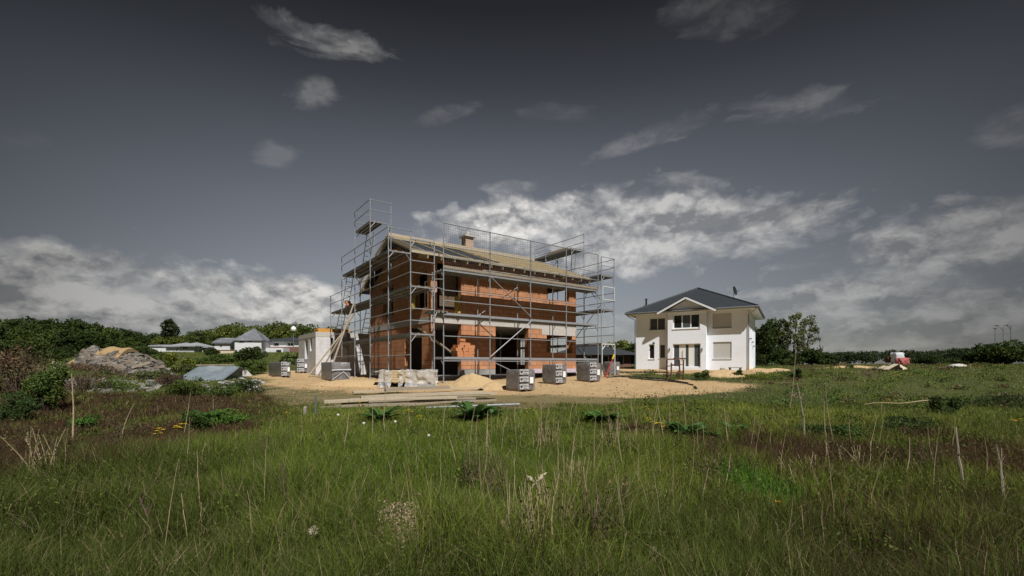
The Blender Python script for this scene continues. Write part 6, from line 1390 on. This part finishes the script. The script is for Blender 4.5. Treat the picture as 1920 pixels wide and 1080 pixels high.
def flower(px, py, n, lab, spread=18, hgt=.30, m='petal', r=.022, grp='yellow meadow flowers'):
    g = ground(px, py + 12); t = thing('yellow_flower', lab, 'flower', g, 0, grp); rr = random.Random(int(px * 3 + py)); s = spread * g.y / F; b = MB(); hb_ = MB(); base_h = (g.z * 0 + (12 + 0) * g.y / F)
    for i in range(n):
        x, y, z = rr.uniform(-s, s), rr.uniform(-s, s) * .7, base_h + rr.uniform(-.04, .07); b.path([(x * .4, y * .4, -.03), (x * .8, y * .8, z * .6), (x, y, z)], [.004, .003, .003], 4)
        for k in range(6):
            a = k * 1.047; c, d = Vector((math.cos(a), math.sin(a), .35)) * r, Vector((-math.sin(a), math.cos(a), 0)) * r * .45; o_ = Vector((x, y, z)); hb_.add([o_, o_ + c * .6 + d, o_ + c * 1.25, o_ + c * .6 - d], [(0, 1, 2, 3)])
        hb_.sphere((x, y, z + .004), r * .35, n=6, k=3)
    b.build('stems', M['stalk' if False else 'foliage2'], t); hb_.build('blossoms', M[m], t)
M['foliage2'] = mat('green_stem', (.05, .085, .022), (.035, .06, .016), 20, .8, 0)
for px, py, n, r, m, lab in ((301, 812, 9, .034, 'petal', 'yellow flowers left of the centre left pair'), (336, 803, 8, .034, 'petal', 'yellow flowers at the foot of the pale leaning stalk'), (302, 828, 4, .026, 'orangepetal', 'few darker yellow flowers below the left pair'), (448, 838, 5, .028, 'petal', 'yellow flowers in the bright green low clump'), (1220, 788, 7, .022, 'petal', 'yellow flowers beside the tall crossing stalks'), (1238, 796, 8, .024, 'petal', 'yellow flowers between the tall crossing stalks'), (1250, 803, 5, .022, 'petal', 'yellow flowers at the lower right of the crossing stalks'), (1212, 768, 4, .02, 'petal', 'small yellow flowers behind the crossing stalks'), (768, 774, 7, .026, 'petal', 'yellow flowers under the front of the plank heap'), (790, 783, 5, .022, 'petal', 'yellow flowers right below the plank heap'), (995, 772, 6, .024, 'petal', 'yellow flowers right of the lying steel tube'), (676, 757, 4, .028, 'petal', 'yellow flowers at the left planks'), (536, 778, 5, .022, 'petal', 'yellow flowers left of the survey peg'), (1464, 956, 5, .034, 'orangepetal', 'golden flowers in the lower right grass'), (1486, 962, 4, .03, 'orangepetal', 'golden flowers just right of the others at lower right'), (1670, 754, 5, .03, 'petal', 'yellow flowers in the right field'), (1906, 792, 4, .03, 'orangepetal', 'golden flowers at the right edge'), (1408, 822, 3, .02, 'petal', 'few yellow flowers right of the broad-leaved weeds')): flower(px, py, n, lab, 9 if py < 900 else 12, r=r, m=m)
def dandelion(px, py, lab):
    g = ground(px, py + 14); h = 15 * g.y / F; t = thing('dandelion', lab, 'dandelion clock', g, 0, 'dandelion clocks'); b = MB(); b.path([(0, 0, -.03), (.01, 0, h * .6), (0, 0, h)], .003, 4); b.build('stem', M['foliage2'], t); b = MB(); b.sphere((0, 0, h), .028, n=9, k=6); b.build('seed_head', M['fluff'], t)
for px, py, lab in ((682, 795, 'white dandelion clock left below the planks'), (741, 792, 'white dandelion clock right below the planks'), (634, 779, 'white dandelion clock near the low front plank'), (919, 916, 'cream dandelion clock in the centre meadow'), (804, 818, 'small white dandelion clock above the centre meadow')): dandelion(px, py, lab)
g = ground(1004, 950); q = pt(1004, 904, g.y); b = MB(); b.path([(0, 0, -.05), (.01, 0, (q.z - g.z) * .6), (0, 0, q.z - g.z)], .006, 5)
wl = thing('broken_stalk', 'bleached broken stalk with pale curled leaves in the centre meadow', 'dead stalk', g); b.build('stem', M['stalk'], wl); b = MB(); z0 = q.z - g.z
for a, L, u in ((.5, .13, .09), (2.6, .10, .06), (-.7, .11, -.10), (-2.4, .08, -.07), (.1, .05, -.06)):
    d = Vector((math.cos(a), math.sin(a) * .4, 0)); o_ = Vector((0, 0, z0)); s = Vector((0, .3, 1)) * .018; b.add([o_, o_ + d * L * .5 + s + Vector((0, 0, u * .6)), o_ + d * L + Vector((0, 0, u)), o_ + d * L * .5 - s + Vector((0, 0, u * .5))], [(0, 1, 2, 3)])
b.build('leaves', M['dryleaf'], wl)
def thistle(px, py, top, lab, r=.035, m='fluff'):
    g = ground(px, py); h = (py - top) * g.y / F; t = thing('thistle', lab, 'thistle', g); b = MB(); b.path([(0, 0, -.05), (.02, 0, h * .5), (0, 0, h)], [.012, .010, .008], 6); b.build('stem', M['darkstalk'], t); b = MB(); rr = random.Random(3)
    for i in range(90):
        d = Vector((rr.gauss(0, 1), rr.gauss(0, 1), rr.gauss(.4, 1))).normalized(); b.tube(Vector((0, 0, h)), Vector((0, 0, h)) + d * r * rr.uniform(.8, 1.3), .003, 3, .001)
    b.build('seed_head', M[m], t)
thistle(588, 1062, 996, 'fuzzy grey thistle head on a dark stem at lower left centre', .034, 'dryleaf'); thistle(1225, 1075, 1036, 'pale fluffy seed head low in the right foreground', .040, 'dryleaf'); thistle(1336, 1010, 978, 'small pink brown seed head in the right foreground', .022, 'dryleaf')
rg = np.random.default_rng(9); b = MB()
for i in range(1100):
    px, py = (rg.normal(752, 22), rg.normal(1012, 17)) if i < 760 else (rg.normal(755, 14), rg.normal(1050, 16))
    if not 1.0 or py > 1085: continue
    g = ground(px, py); a = rg.uniform(0, 6.28); L = rg.uniform(.012, .04); R3 = Matrix.Rotation(a, 3, 'Z') @ Matrix.Rotation(rg.uniform(-.6, .6), 3, 'Y'); b.obox((g.x, g.y, g.z + .17 + rg.uniform(-.15, .06)), L, L * .35, .006, R3)
tag(b.build('wood_chips', M['chips']), 'patch of pinkish wood chips in the lower centre grass', None, kind='stuff')
